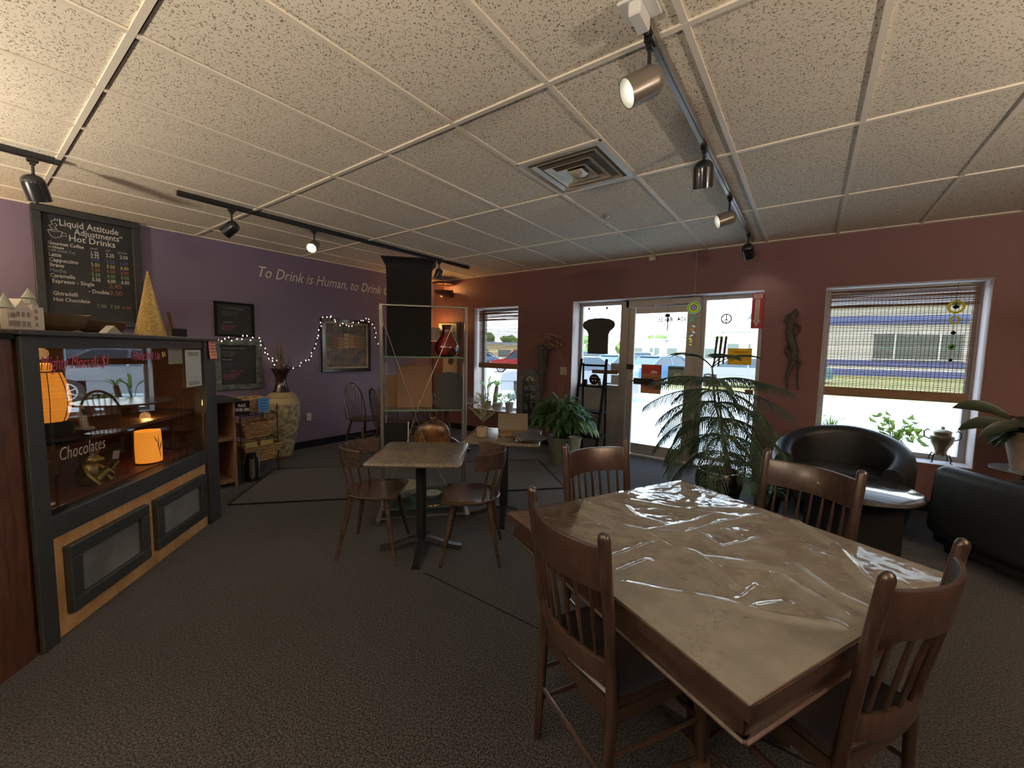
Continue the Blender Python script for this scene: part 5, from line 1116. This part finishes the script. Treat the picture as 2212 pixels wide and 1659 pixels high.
# ------------------------------------------------------------ things hanging at the storefront
t = thing('bread_slice_sign', 'large dark sign shaped like a bread slice hanging in the side light', 'sign', (-2.515, 5.56, 1.69))
pts = [(-.155, -.26), (.155, -.26), (.155, .02), (.175, .07), (.235, .12), (.25, .165), (.23, .21), (.16, .245), (.05, .26), (-.05, .26), (-.16, .245), (-.23, .21), (-.25, .165), (-.235, .12), (-.175, .07), (-.155, .02)]
MB().prism(pts, -.010, .010, rotx(R(90))).build('board', mat('dark_bread_sign', (.06, .055, .045), .8), t); s_ = MB(); [s_.tube([(x, 0, .22), (x - .01, 0, .48)], .0022, 4) for x in (-.15, .13)]; s_.build('hanging_cord', M['black'], t); s_ = MB(); [s_.box((x - .01, 0, .40), (.022, .01, .035)) for x in (-.15, .13)]; s_.build('clip', M['black'], t)
def poster(name, x0, x1, z0, z1, m, label, y=GY - .010, body=None, mirror=True, tsz=.02, tm=None, hb=None):
    t = thing(name, label, 'notice', ((x0 + x1) / 2, y, (z0 + z1) / 2)); MB().box((0, 0, 0), (x1 - x0, .003, z1 - z0)).build('sheet', m, t)
    ln = MB(); rnd = random.Random(int(abs(x0) * 1000)); w_ = x1 - x0; h_ = z1 - z0
    for k in range(hb or 0): ln.box((rnd.uniform(-.01, .01), -.0022, h_ * (.05 - .45 * k / hb)), (w_ * rnd.uniform(.45, .75), .001, h_ * .018))
    if hb: ln.build('printed_lines', M['ink'], t)
    return t
p = poster('door_poster', -1.89, -1.615, .90, 1.30, mat('orange_poster', (.52, .20, .09), .8, c2=(.60, .27, .13), scale=3), 'orange and red sunrise poster taped on the door glass', hb=5)
MB().box((0, -.003, .13), (.26, .002, .12)).build('red_header', mat('poster_red', (.55, .07, .05), .8), p); MB().prism([(.04 + .05 * math.cos(PI * k / 12), .08 + .04 * math.sin(PI * k / 12)) for k in range(13)], 0, .001, rotx(R(90)), (0, -.004, 0)).build('sun_shape', M['signwhite'], p)
p = poster('door_flyer', -1.53, -1.325, 1.04, 1.29, mat('pale_green_flyer', (.32, .42, .36), .8), 'pale green printed flyer taped on the door glass', hb=4); MB().box((0, -.003, .095), (.20, .002, .03)).build('header_band', mat('green_band', (.07, .16, .10), .8), p); MB().box((.02, -.003, -.01), (.09, .002, .09)).build('photo_block', M['paper'], p)
poster('window_notice', -2.33, -2.20, 1.0, 1.13, M['paper'], 'white square notice low on the side light glass', hb=0)
poster('window_poster', -2.34, -2.19, 1.16, 1.30, mat('photo_poster', (.30, .26, .22), .8, c2=(.50, .46, .42), scale=25), 'grey photo poster above the white notice on the side light', hb=0)
o = MB().box((0, 0, 0), (.40, .02, .055), bev=.003).build('wooden_bar_sign', mat('wood_sign', (.14, .07, .035), .7, c2=(.22, .12, .06), scale=9, stretch=(1, 1, 6)), None, (-2.42, 5.62, 1.17)); tag(o, 'narrow wooden plank sign across the side light glass', 'sign')
p = poster('yellow_notice', -.825, -.567, 1.335, 1.535, mat('bright_yellow_paper', (.95, .55, .02), .8), 'bright yellow notice taped on the right side glass', hb=0)
text(p, 'SEASON EVENTS', (.09, -.003, .045), .026, M['ink'], mirror=True, wx=.8); text(p, '5 PT 6', (.04, -.003, .01), .026, M['ink'], mirror=True, wx=.8)
MB().box((0, -.003, -.02), (.24, .001, .003)).build('rule_line', M['ink'], p)
poster('white_notice', -1.07, -.89, 1.05, 1.16, mat('lilac_paper', (.55, .53, .62), .8), 'pale lilac handwritten sheet low on the right side glass', hb=3)
t = thing('peace_decal', 'black round peace symbol on the right side glass', 'decal', (-.865, GY - .012, 1.897)); pm = MB(); rr_ = .055
pm.tube([(rr_ * math.cos(2 * PI * k / 28), 0, rr_ * math.sin(2 * PI * k / 28)) for k in range(29)], .0075, 6); pm.tube([(0, 0, rr_), (0, 0, -rr_)], .006, 6)
for s_ in (-1, 1): pm.tube([(0, 0, 0), (s_ * rr_ * .72, 0, -rr_ * .70)], .005, 6)
pm.build('symbol', M['ink'], t); MB().tube([(0, 0, -rr_), (0, 0, -rr_ - .04)], .002, 4).build('thread', M['ink'], t)
t = thing('star_decal', 'small black star outline on the door glass', 'decal', (-1.565, GY - .012, 1.62)); MB().tube([((.022 if k % 2 == 0 else .010) * math.sin(PI * k / 5), 0, (.022 if k % 2 == 0 else .010) * math.cos(PI * k / 5)) for k in range(11)], .0028, 5).build('outline', M['ink'], t)
t = thing('metal_wind_chime', 'small dark wind chime hanging from the door closer arm', 'wind chime', (-1.53, 5.50, 1.95)); MB().ball((0, 0, 0), (.035, .012, .024), 10).build('top_disc', M['black_metal'], t)
cm = MB(); cm.tube([(0, 0, .02), (0, 0, .14)], .0015, 4); cm.tube([(-.02, 0, -.01), (-.028, 0, -.13)], .004, 6); cm.tube([(.02, 0, -.01), (.065, 0, -.06)], .004, 6); cm.tube([(-.005, 0, -.02), (-.01, 0, -.10)], .004, 6); cm.tube([(.008, 0, -.02), (.006, 0, -.20)], .007, 6); cm.build('tube', M['black_metal'], t)
t = thing('bamboo_wind_chime', 'bundle of three dark bamboo tubes hanging beside the yellow notice', 'wind chime', (-.895, 5.60, 1.70))
for k, x in enumerate((-.05, 0, .05)): MB().tube([(x, 0, -.02), (x - .012, 0, -.20), (x - .02, 0, -.36 - .03 * (k % 2))], [.014, .014, .010], 8).build('tube', M['bark'], t)
MB().tube([(-.06, 0, -.16), (.06, 0, -.16)], .003, 5).build('cross_cord', mat('maroon_cord', (.20, .03, .05), .7), t); MB().tube([(0, 0, -.02), (0, 0, .46)], .0015, 4).build('hanging_cord', M['black'], t)
# suncatcher
t = thing('glass_suncatcher', 'round green and yellow glass suncatcher hanging from the ceiling', 'suncatcher', (-1.150, 5.20, 2.005))
def gm(n, c): return mat(n, c, .3, emit=None, trans=.3)
def tm(n, c):
    m = D.materials.new(n); m.use_nodes = True; T = NT(m); b = T.n['Principled BSDF']; b.inputs['Base Color'].default_value = tuple(c) + (1,); b.inputs['Roughness'].default_value = .3; o = T.n['Material Output']; tl = T.add('ShaderNodeBsdfTranslucent'); tl.inputs[0].default_value = tuple(c) + (1,); mx = T.add('ShaderNodeMixShader'); mx.inputs[0].default_value = .7; T.l.new(b.outputs[0], mx.inputs[1]); T.l.new(tl.outputs[0], mx.inputs[2]); T.l.new(mx.outputs[0], o.inputs[0]); return m
def disc(r0, r1, y=0, th=.005):
    m = MB(); n = 32; vs = []
    for r_ in (r0, r1):
        for yy in (y - th / 2, y + th / 2): vs += [(r_ * math.cos(2 * PI * k / n), yy, r_ * math.sin(2 * PI * k / n)) for k in range(n)]
    f_ = []
    for k in range(n): j = (k + 1) % n; f_ += [(k, j, 2 * n + j, 2 * n + k), (n + k, 3 * n + k, 3 * n + j, n + j), (k, n + k, n + j, j), (2 * n + k, 2 * n + j, 3 * n + j, 3 * n + k)]
    return m.add(vs, f_)
CG = {'green': tm('green_glass', (.35, .75, .10)), 'yellow': tm('yellow_glass', (.95, .85, .15)), 'orange': tm('orange_glass', (.95, .45, .08)), 'blue': tm('blue_glass', (.25, .30, .75)), 'white': tm('white_glass', (.85, .85, .80)), 'teal': tm('teal_glass', (.10, .65, .45)), 'purple': tm('purple_glass', (.40, .15, .35))}
for nm, r0, r1 in (('white', .066, .074), ('green', .052, .066), ('yellow', .036, .052), ('purple', .024, .036), ('white', .014, .024), ('blue', .001, .014)): disc(r0, r1).build('glass_ring', CG[nm], t)
MB().tube([(0, 0, .07), (.002, 0, .69)], .0012, 4).build('string', M['ivory'], t); bd = MB(); [bd.ball((0, 0, .09 + .035 * k), .005, 6) for k in range(6)]; bd.ball((0, 0, .125), (.016, .008, .007), 8); bd.build('beads', M['ivory'], t); MB().tube([(0, 0, -.07), (-.008, 0, -.46)], .0012, 4).build('string', M['ivory'], t)
for k, (nm, z, x) in enumerate((('teal', -.12, -.005), ('teal', -.15, -.02), ('white', -.22, .01), ('orange', -.255, -.008), ('white', -.29, .012), ('white', -.33, -.01), ('yellow', -.37, -.02), ('yellow', -.40, -.012), ('yellow', -.44, -.015))): MB().box((x, 0, z), (.040 if k < 7 else .024, .004, .018), roty(R(25 * (-1) ** k))).build('glass_chip', CG[nm], t)
# sill ornament at the right end of the storefront
t = thing('sill_ornament', 'little dark tree ornament on a thin stand beside the right side glass', 'ornament', (-.545, 5.50, 0)); MB().cyl((0, 0, 0), (0, 0, 1.0), .007, n=8).build('stand_rod', M['black_metal'], t); MB().lathe([(.07, 0), (.07, .012), (.01, .02)], n=20).build('base', M['black_metal'], t); MB().lathe([(.055, .995), (.06, 1.0)], n=20).build('plate', M['black_metal'], t); MB().box((-.01, 0, 1.025), (.08, .06, .05), bev=.004).build('block', mat('rusty_block', (.18, .06, .03), .7), t); o_ = MB(); [o_.tube([(0, 0, 1.05), (.015 * math.cos(k), .01, 1.09), (.035 * math.cos(k * 2.1), .02 * math.sin(k), 1.14)], [.004, .003, .006], 5) for k in range(6)]; o_.build('branches', M['black_metal'], t)
# ------------------------------------------------------------ bamboo blinds
M['bamboo'] = mat('bamboo_slat', (.13, .055, .022), .6, c2=(.24, .12, .055), scale=12, stretch=(.3, 1, 14)); M['bamboo_roll'] = mat('bamboo_roll', (.20, .11, .05), .6, c2=(.30, .18, .09), scale=20, stretch=(1, 1, 20))
def blind(name, x0, x1, zt, zb, label, pitch=.0088, threads=38, yb=5.50):
    t = thing(name, label, 'blind', ((x0 + x1) / 2, yb, zt)); w_ = x1 - x0; rnd = random.Random(2)
    MB().box((0, 0, -.01), (w_, .03, .02)).build('head_rail', M['darkwood'], t)
    s_ = MB(); z = -.03
    while z > zb - zt + .06: s_.box((0, 0, z), (w_, .0016, .0058 * rnd.uniform(.75, 1.25))); z -= pitch
    s_.build('slats', M['bamboo'], t)
    s_ = MB(); z = -.02
    for k in range(15): s_.box((0, -.014 - .001 * k, -.022 - .0105 * k - .004 * rnd.random()), (w_, .0022, .0075 * rnd.uniform(.5, 1.3)), roty(R(rnd.uniform(-.45, .45))))
    s_.build('gathered_slats', M['bamboo'], t)
    s_ = MB(); [s_.box((-w_ / 2 + .012 + (w_ - .024) * k / (threads - 1), -.003, (zb - zt) / 2 - .01), (.0035, .0016, zt - zb - .06)) for k in range(threads)]; s_.build('threads', M['darkwood'], t)
    MB().box((0, -.008, zb - zt + .045), (w_, .034, .088), bev=.012).build('bottom_roll', M['bamboo_roll'], t)
    return t
blind('bamboo_blind', .135, 1.205, 2.135, 1.045, 'wide bamboo blind half lowered in the right window')
blind('bamboo_blind', -4.745, -3.885, 2.135, 1.145, 'narrow bamboo blind half lowered in the left window', threads=30)
# ------------------------------------------------------------ right window sill
ZS = .468
t = thing('brass_urn', 'pale metal samovar-like urn with curled handles on the right window sill', 'urn', (1.06, 5.50, ZS)); M['urn'] = mat('aged_brass', (.36, .30, .20), .32, .7, c2=(.28, .22, .14), scale=8)
MB().lathe([(.035, .06), (.045, .075), (.040, .10), (.050, .14), (.075, .19), (.085, .235), (.082, .255), (.062, .265), (.062, .29), (.07, .295), (.055, .31), (.015, .325), (.010, .345), (.002, .35)], n=32).build('body', M['urn'], t)
for s_ in (-1, 1): MB().tube([(s_ * .083, 0, .22), (s_ * .12, 0, .24), (s_ * .125, 0, .29), (s_ * .10, 0, .315), (s_ * .09, 0, .30)], .006, 8).build('handle', M['black_metal'], t)
for k in range(4): a = PI / 4 + PI / 2 * k; c, s = math.cos(a), math.sin(a); MB().tube([(.038 * c, .038 * s, .075), (.07 * c, .07 * s, .085), (.09 * c, .09 * s, .04), (.085 * c, .085 * s, .012), (.10 * c, .10 * s, .008)], .0055, 8).build('leg', M['black_metal'], t)
def ivyleaf(mb, p, d, s):
    d = Vector(d).normalized(); u = d.cross(Vector((0, 0, 1))); u = u.normalized() if u.length > .1 else Vector((1, 0, 0)); p = Vector(p)
    sh_ = [(0, 0), (-.30, -.12), (-.52, .10), (-.28, .35), (-.16, .62), (0, 1.0), (.16, .62), (.28, .35), (.52, .10), (.30, -.12)]; nrm = u.cross(d); vs = [p + u * x * s + d * y * s + nrm * abs(x) * .25 * s for x, y in sh_]; mb.add(vs + [p + d * .35 * s - nrm * .02], [(i, (i + 1) % 10, 10) for i in range(10)], True)
t = thing('ivy_plant', 'pale ivy with pointed leaves in a brown pot on the right window sill', 'potted plant', (.73, 5.50, ZS)); potmesh(.065, .085, .12).build('pot', M['bowlwood'], t); lf = MB(); st_ = MB(); rnd = random.Random(14)
for k in range(9):
    a = R(-170 + 40 * k) if k % 2 else R(10 + 37 * k); h_ = rnd.uniform(.10, .34); w_ = rnd.uniform(.06, .20); pts = [Vector((0, 0, .10)), Vector((w_ * .4 * math.cos(a), w_ * .2 * math.sin(a), .10 + h_ * .7)), Vector((w_ * .9 * math.cos(a), w_ * .3 * math.sin(a), .10 + h_)), Vector((w_ * 1.3 * math.cos(a), w_ * .3 * math.sin(a), .05 + h_ * .8))]; st_.tube(pts, [.004, .003, .0025, .002], 5)
    for j in range(5): p = along(pts, .25 + .18 * j); ivyleaf(lf, p, (math.cos(a) * rnd.uniform(-.5, 1.2), -.3 + rnd.uniform(-.3, .3), rnd.uniform(-1, .7)), rnd.uniform(.055, .085))
lf.build('foliage', M['pale_leaf'], t); st_.build('stems', M['bark'], t)
t = thing('fern_plant', 'light green feathery plant at the left end of the right window sill', 'potted plant', (.22, 5.45, ZS)); potmesh(.05, .06, .10).build('pot', M['ceramic'], t); lf = MB(); rnd = random.Random(6)
for k in range(34): a = rnd.uniform(0, 6.28); leaf(lf, (0, 0, .10), (.7 * math.cos(a), .3 * math.sin(a), rnd.uniform(2, 4)), rnd.uniform(.16, .30), .014, .8)
for k in range(60): a = rnd.uniform(0, 6.28); r_ = rnd.uniform(.03, .09); leaf(lf, (r_ * math.cos(a), .04 * math.sin(a), rnd.uniform(.20, .38)), (math.cos(a), math.sin(a), .2), .05, .016, .8, 3)
lf.build('foliage', M['pale_leaf'], t)
t = thing('small_brass_cup', 'little flared cup on a stem beside the feathery plant', 'cup', (.31, 5.46, ZS)); MB().lathe([(.03, 0), (.008, .02), (.008, .20), (.02, .23), (.045, .27), (.04, .27), (.01, .235)], n=20, cap=False).build('body', M['urn'], t)
t = thing('ring_mobile', 'vertical mobile of yellow rings and dark beads at the right window', 'mobile', (1.045, 5.42, 1.93)); MB().tube([(0, 0, .22), (0, 0, -.50)], .0015, 4).build('string', M['black'], t)
def torus(r0, r1, z, m, nm): MB().tube([(r0 * math.cos(2 * PI * k / 24), 0, z + r0 * math.sin(2 * PI * k / 24)) for k in range(25)], r1, 6).build(nm, m, t)
torus(.050, .010, 0, CG['yellow'], 'ring'); MB().ball((0, 0, 0), (.022, .008, .016), 10).build('bead', M['black'], t); torus(.030, .008, -.12, CG['yellow'], 'ring'); MB().ball((0, 0, -.235), (.018, .008, .016), 10).build('bead', M['black'], t); torus(.020, .006, -.365, CG['green'], 'ring'); MB().ball((0, 0, -.365), (.012, .008, .012), 10).build('bead', M['black'], t); MB().ball((0, 0, -.485), (.014, .008, .014), 10).build('bead', M['black'], t)
# ------------------------------------------------------------ left window sill plants
ZL = .428; gp = 'potted plants on the left window sill'
def sillplant(x, r_, h_, m, label, seed, big, name='sill_plant'):
    t = thing(name, label, 'potted plant', (x, 5.50, ZL), 0, gp); potmesh(r_ * .8, r_, h_).build('pot', m, t); lf = MB(); rnd = random.Random(seed); st_ = MB()
    if big:
        for k in range(8): a = rnd.uniform(0, 6.28); hh = rnd.uniform(.12, .32); p = Vector((.06 * math.cos(a), .03 * math.sin(a), h_ + hh)); st_.tube([(0, 0, h_ * .8), p], [.005, .004], 5); leaf(lf, p, (math.cos(a), .3 * math.sin(a), 1.0), rnd.uniform(.12, .19), .055, .6)
        st_.build('stems', M['pale_leaf'], t)
    else:
        for k in range(60): a = rnd.uniform(0, 6.28); q = rnd.uniform(0, .09); leaf(lf, (q * math.cos(a), .6 * q * math.sin(a), h_ + rnd.uniform(0, .16)), (math.cos(a), .6 * math.sin(a), rnd.uniform(-.3, .9)), .06, .035, 1.2, 4)
    lf.build('foliage', M['pale_leaf'], t); return t
sillplant(-4.55, .075, .13, M['terracotta'], 'tall leafy plant at the far end of the left window sill', 3, True)
t = sillplant(-4.30, .085, .12, M['ceramic'], 'low bushy plant in the middle of the left window sill', 4, False)
t = sillplant(-4.06, .075, .15, M['ceramic'], 'plant in a pale pot at the near end of the left window sill', 5, False)
t = thing('bamboo_planter', 'upright bamboo trunk planter with long leaves on the left window sill', 'potted plant', (-4.43, 5.56, ZL), 0, gp); MB().tube([(0, 0, 0), (.02, 0, .22), (.05, 0, .40)], [.04, .04, .035], 14).build('pot', M['terracotta'], t); lf = MB()
for k in range(7): a = R(60 * k); leaf(lf, (.05, 0, .38), (math.cos(a), .3 * math.sin(a), 1.3), .17, .05, .8)
lf.build('foliage', M['pale_leaf'], t)
# ------------------------------------------------------------ plant stand at the right edge
t = thing('plant_stand', 'small round plant stand behind the square armchair', 'plant stand', (1.43, 4.93, 0)); MB().lathe([(.19, .578), (.20, .585), (.20, .597), (.002, .60)], n=36).build('top', M['paletop'], t); MB().cyl((0, 0, .03), (0, 0, .58), .02).build('column', M['black_metal'], t); MB().lathe([(.14, 0), (.14, .02), (.02, .035)], n=24).build('base', M['black_metal'], t)
t = thing('orchid_plant', 'large dark broad-leaved plant in a tan clay pot at the right edge', 'potted plant', (1.45, 4.93, .60)); potmesh(.105, .165, .30).build('pot', M['terracotta'], t); lf = MB(); rnd = random.Random(9)
M['darkleaf'] = mat('dark_leaf', (.025, .04, .018), .35)
for k in range(26): a = rnd.uniform(0, 6.28); leaf(lf, (.04 * math.cos(a), .04 * math.sin(a), .28), (math.cos(a), math.sin(a), rnd.uniform(.2, .9)), rnd.uniform(.22, .34), .10, rnd.uniform(.9, 1.8))
for p0, d_, L in (((-.10, 0, .33), (-1, .05, .25), .34), ((-.12, .02, .38), (-1, .1, .75), .36), ((-.05, -.05, .34), (-.8, -.3, .1), .34)): leaf(lf, p0, d_, L, .11, .9, 8, side=(0, .55, .8))
lf.build('foliage', M['darkleaf'], t)
# ------------------------------------------------------------ outside: parked cars, buildings, trees
CARC = {'red': (.45, .02, .02), 'grey': (.22, .23, .25), 'blue': (.08, .17, .30), 'silver': (.42, .44, .46), 'dark': (.035, .04, .05), 'white': (.70, .70, .70), 'teal': (.10, .22, .26)}
for k, c in CARC.items(): M['car_' + k] = mat('car_paint_' + k, c, .25, coat=.6)
M['carglass'] = mat('car_glass', (.03, .04, .05), .08, coat=.5); M['tyre'] = mat('tyre_rubber', (.02, .02, .02), .8); M['rim'] = mat('alloy_rim', (.60, .60, .60), .3, .6)
def car(kind, colr):
    t = thing('parked_car', '', 'car')
    suv = kind == 'suv'; h = 1.62 if suv else 1.42; L = 4.5; W2 = .88
    side = [(-2.25, .32), (-2.25, .72), (-2.12, .90), (-1.2, .98), (1.65, 1.0), (2.20, .92), (2.25, .60), (2.22, .30), (1.82, .26), (1.74, .52), (1.56, .66), (1.34, .66), (1.16, .52), (1.08, .26), (-1.08, .26), (-1.16, .52), (-1.34, .66), (-1.56, .66), (-1.74, .52), (-1.82, .26)]
    # body: convex strips to avoid concave caps
    b_ = MB()
    def slab(pts, w): b_.prism(pts, -w, w, rotx(R(90)))
    slab([(-2.25, .36), (-2.22, .78), (-2.05, .93), (-1.2, .99), (1.6, 1.0), (2.15, .93), (2.25, .66), (2.22, .34), (1.84, .62), (-1.84, .62)][:8], W2) if False else None
    slab([(-2.24, .62), (-2.18, .84), (-1.95, .93), (-1.15, .99), (1.55, 1.0), (2.10, .94), (2.24, .76), (2.24, .62)], W2); slab([(-2.24, .30), (-2.24, .62), (-1.80, .62), (-1.80, .30)], W2 - .02); slab([(-1.08, .26), (-1.08, .62), (1.08, .62), (1.08, .26)], W2 - .01); slab([(1.80, .30), (1.80, .62), (2.24, .62), (2.24, .30)], W2 - .02)
    b_.box((0, 0, .45), (4.2, 1.3, .34)); b_.build('body', M['car_' + colr], t)
    c = MB(); top = h
    pr = [(-1.25, .98), (-.55, top - .03), (-.40, top)] + ([(1.70, top - .02), (2.0, 1.0)] if suv else [(.80, top), (1.0, top - .04), (1.65, 1.0)])
    n = len(pr); vs = [(x, -(W2 - (z - .98) * .34), z) for x, z in pr] + [(x, (W2 - (z - .98) * .34), z) for x, z in pr]; c.add(vs, [tuple(range(n))[::-1], tuple(range(n, 2 * n))] + [(i, (i + 1) % n, n + (i + 1) % n, n + i) for i in range(n)]); c.build('glasshouse', M['carglass'], t)
    r_ = MB(); e = [p for p in pr if p[1] > top - .06]; xa, xb = min(p[0] for p in e), max(p[0] for p in e); r_.box(((xa + xb) / 2, 0, top + .005), (xb - xa + .1, 2 * (W2 - .2), .05), bev=.02)
    for s_ in (-1, 1):
        for x0, z0, x1, z1 in ((-1.25, .98, -.50, top), (pr[-1][0], 1.0, xb, top), (.22, .98, .20, top)): r_.tube([(x0, s_ * (W2 - .0), z0), (x1, s_ * (W2 - .15), z1)], .035, 5)
    r_.build('roof', M['car_' + colr], t)
    for x in (-1.45, 1.45):
        for s_ in (-1, 1):
            w_ = MB().lathe([(.20, -.1), (.325, -.1), (.33, -.08), (.33, .08), (.325, .1), (.20, .1)], (x, s_ * .80, .33), 22, M=rotx(R(90))).build('wheel', M['tyre'], t)
            rm = MB(); rm.lathe([(.02, 0), (.05, .012), (.05, -.012)], (x, s_ * .905, .33), 12, M=rotx(R(90)))
            for k in range(7): a = 2 * PI * k / 7; rm.tube([(x + .04 * math.cos(a), s_ * .905, .33 + .04 * math.sin(a)), (x + .20 * math.cos(a), s_ * .905, .33 + .20 * math.sin(a))], .022, 5)
            rm.tube([(x + .21 * math.cos(2 * PI * k / 18), s_ * .905, .33 + .21 * math.sin(2 * PI * k / 18)) for k in range(19)], .020, 5); rm.build('rim', M['rim'], w_)
    lt_ = MB(); [lt_.box((-2.23, s_ * .68, .74), (.05, .26, .12)) for s_ in (-1, 1)]; lt_.build('headlight', M['white_metal'], t)
    return t
base = {}
def place_car(kind, colr, x, y, rz, label, z=-.15):
    if (kind, colr) not in base: base[(kind, colr)] = car(kind, colr); c = base[(kind, colr)]; c.location = (x, y, z); c.rotation_euler = (0, 0, rz); c['label'] = label; c['group'] = 'cars in the parking lot'; return c
    return dup(base[(kind, colr)], (x, y, z), rz, label, 'cars in the parking lot')
place_car('suv', 'red', -17.2, 24.7, R(33), 'red car seen through the left window blind')
place_car('sedan', 'blue', -25.1, 28.8, R(30), 'dark blue car left of the red one through the left window')
place_car('sedan', 'grey', -6.75, 12.45, R(34), 'grey car front seen below the left window blind')
place_car('sedan', 'dark', -12.6, 25.6, R(62), 'dark car behind the bread-shaped sign')
place_car('sedan', 'teal', -9.4, 23.4, R(70), 'teal car in the near row through the side light')
place_car('sedan', 'blue', -6.7, 22.4, R(66), 'blue car in the near row through the door glass')
place_car('sedan', 'white', -8.6, 31.5, R(12), 'white car behind the blue one through the door glass')
place_car('suv', 'silver', -13.0, 36.0, R(12), 'silver car in the far row through the door glass')
place_car('sedan', 'silver', -12.5, 44.0, R(12), 'farthest silver car through the door glass')
place_car('suv', 'blue', -19.0, 40.0, R(10), 'far blue car seen past the bread-shaped sign')
place_car('sedan', 'grey', -2.6, 22.9, R(3), 'grey car with pale wheels through the right side glass')
place_car('suv', 'teal', -1.2, 30.0, R(5), 'far teal car behind the grey one with pale wheels')
M['bldw'] = mat('pale_siding', (.55, .50, .42), .8, c2=(.62, .57, .48), scale=1, stretch=(.1, .1, 6)); M['bldb'] = mat('blue_band', (.09, .12, .26), .7); M['bldg'] = mat('building_window', (.10, .13, .11), .2); M['roofm'] = mat('grey_roof_metal', (.30, .30, .33), .6)
A_ = Vector((-3.9, 44.0)); B_ = Vector((34, 50)); dr_ = (B_ - A_); Lb = dr_.length; t = thing('long_pale_building', 'long pale building with blue bands seen through the right window', 'building', (A_.x, A_.y, -.15), math.atan2(dr_.y, dr_.x))
MB().box((Lb / 2, 6, 2.9), (Lb, 12, 5.8)).build('walls', M['bldw'], t)
for z0, z1 in ((4.3, 5.0), (.0, .55), (.85, 1.35)): MB().box((Lb / 2, -.03, (z0 + z1) / 2), (Lb, .08, z1 - z0)).build('blue_band', M['bldb'], t)
MB().prism([(-.6, 5.8), (Lb + .6, 5.8), (Lb - 3, 7.6), (3, 7.6)], -12.5, .5, rotx(R(90))).build('roof', M['roofm'], t)
for x in (9.5, 12.2, 19.5, 27): w_ = MB().box((x, -.06, 2.5), (2.6, .1, 2.0)).build('window', M['bldg'], t); fr = MB(); fr.box((x, -.1, 3.55), (2.8, .1, .12)); fr.box((x, -.1, 1.45), (2.8, .1, .12)); fr.box((x, -.1, 2.5), (.1, .1, 2.0)); fr.build('frame', M['white_metal'], w_)
def shop(loc, rz, w_, h_, d_, m, label, nw=3):
    t = thing('shop_building', label, 'building', loc, rz); MB().box((0, 0, h_ / 2), (w_, d_, h_)).build('walls', m, t); MB().box((0, 0, h_ + .2), (w_ + .8, d_ + .8, .4)).build('roof', M['roofm'], t)
    for k in range(nw): MB().box((-w_ / 2 + w_ * (k + .5) / nw, -d_ / 2 - .03, h_ * .42), (w_ / nw * .55, .08, h_ * .45)).build('window', M['bldg'], t)
shop((-21.5, 84, -.15), R(5), 16, 4.0, 8, mat('white_stucco', (.62, .60, .56), .8), 'low white shop in the distance through the door glass', 5); shop((-7.6, 79, -.15), R(5), 9, 5.2, 8, mat('cream_stucco', (.58, .54, .46), .8), 'cream shop in the distance beside the bamboo chime', 3); shop((-45, 60, -.15), R(30), 20, 2.6, 8, mat('tan_stucco', (.60, .44, .22), .8), 'tan building in the distance through the left window', 5)
M['treeleaf'] = mat('tree_leaf', (.07, .12, .02), .8, c2=(.16, .22, .05), scale=1.2)
def tree(x, y, r_, h_, label, seed):
    t = thing('distant_tree', label, 'tree', (x, y, -.15), 0, 'trees on the horizon'); MB().tube([(0, 0, 0), (0, 0, h_ * .6)], [.25, .15], 7).build('trunk', M['bark'], t); c = MB(); rnd = random.Random(seed)
    for k in range(9): a = rnd.uniform(0, 6.28); q = rnd.uniform(0, r_ * .75); c.ball((q * math.cos(a), q * math.sin(a), h_ * rnd.uniform(.45, .95)), (r_ * rnd.uniform(.35, .6),) * 2 + (r_ * rnd.uniform(.3, .5),), 7)
    for i, v in enumerate(c.v): c.v[i] = v + Vector((noise.noise(v * .9), noise.noise(v * .9 + Vector((5, 0, 0))), noise.noise(v * .9 + Vector((0, 7, 0))))) * .9
    c.build('crown', M['treeleaf'], t); return t
for k, (x, y, r_, h_, lb) in enumerate(((-39, 84, 5, 7.5, 'tree left of the bread-shaped sign on the horizon'), (-33.5, 92, 5, 6.5, 'tree just right of the bread-shaped sign on the horizon'), (-29, 96, 5, 8, 'round tree at the left of the door glass horizon'), (-25, 99, 5, 7.5, 'tree in the middle of the door glass horizon'), (-20.5, 97, 4.5, 6.5, 'tree at the right of the door glass horizon'), (-16, 97, 4.5, 7.5, 'tree behind the suncatcher on the horizon'), (-12, 95, 4.5, 7.5, 'tree left of the peace symbol on the horizon'), (-8, 92, 4, 6.5, 'tree under the peace symbol on the horizon'), (-52, 62, 5, 7, 'tree far left in the left window view'), (-47, 66, 5, 6.5, 'second tree in the left window view'))): tree(x, y, r_ * .55, h_ * .62, lb, k + 50)
t = thing('light_pole', 'thin parking lot light pole through the door glass', 'light pole', (-17.8, 58, -.15)); MB().cyl((0, 0, 0), (0, 0, 8.2), .10, .06, 8).build('pole', M['alu'], t); MB().tube([(-.9, 0, 8.1), (.9, 0, 8.1)], .06, 6).build('crossarm', M['alu'], t); h_ = MB(); [h_.box((s_ * .9, 0, 8.0), (.5, .3, .16)) for s_ in (-1, 1)]; h_.build('lamp_head', M['alu'], t)
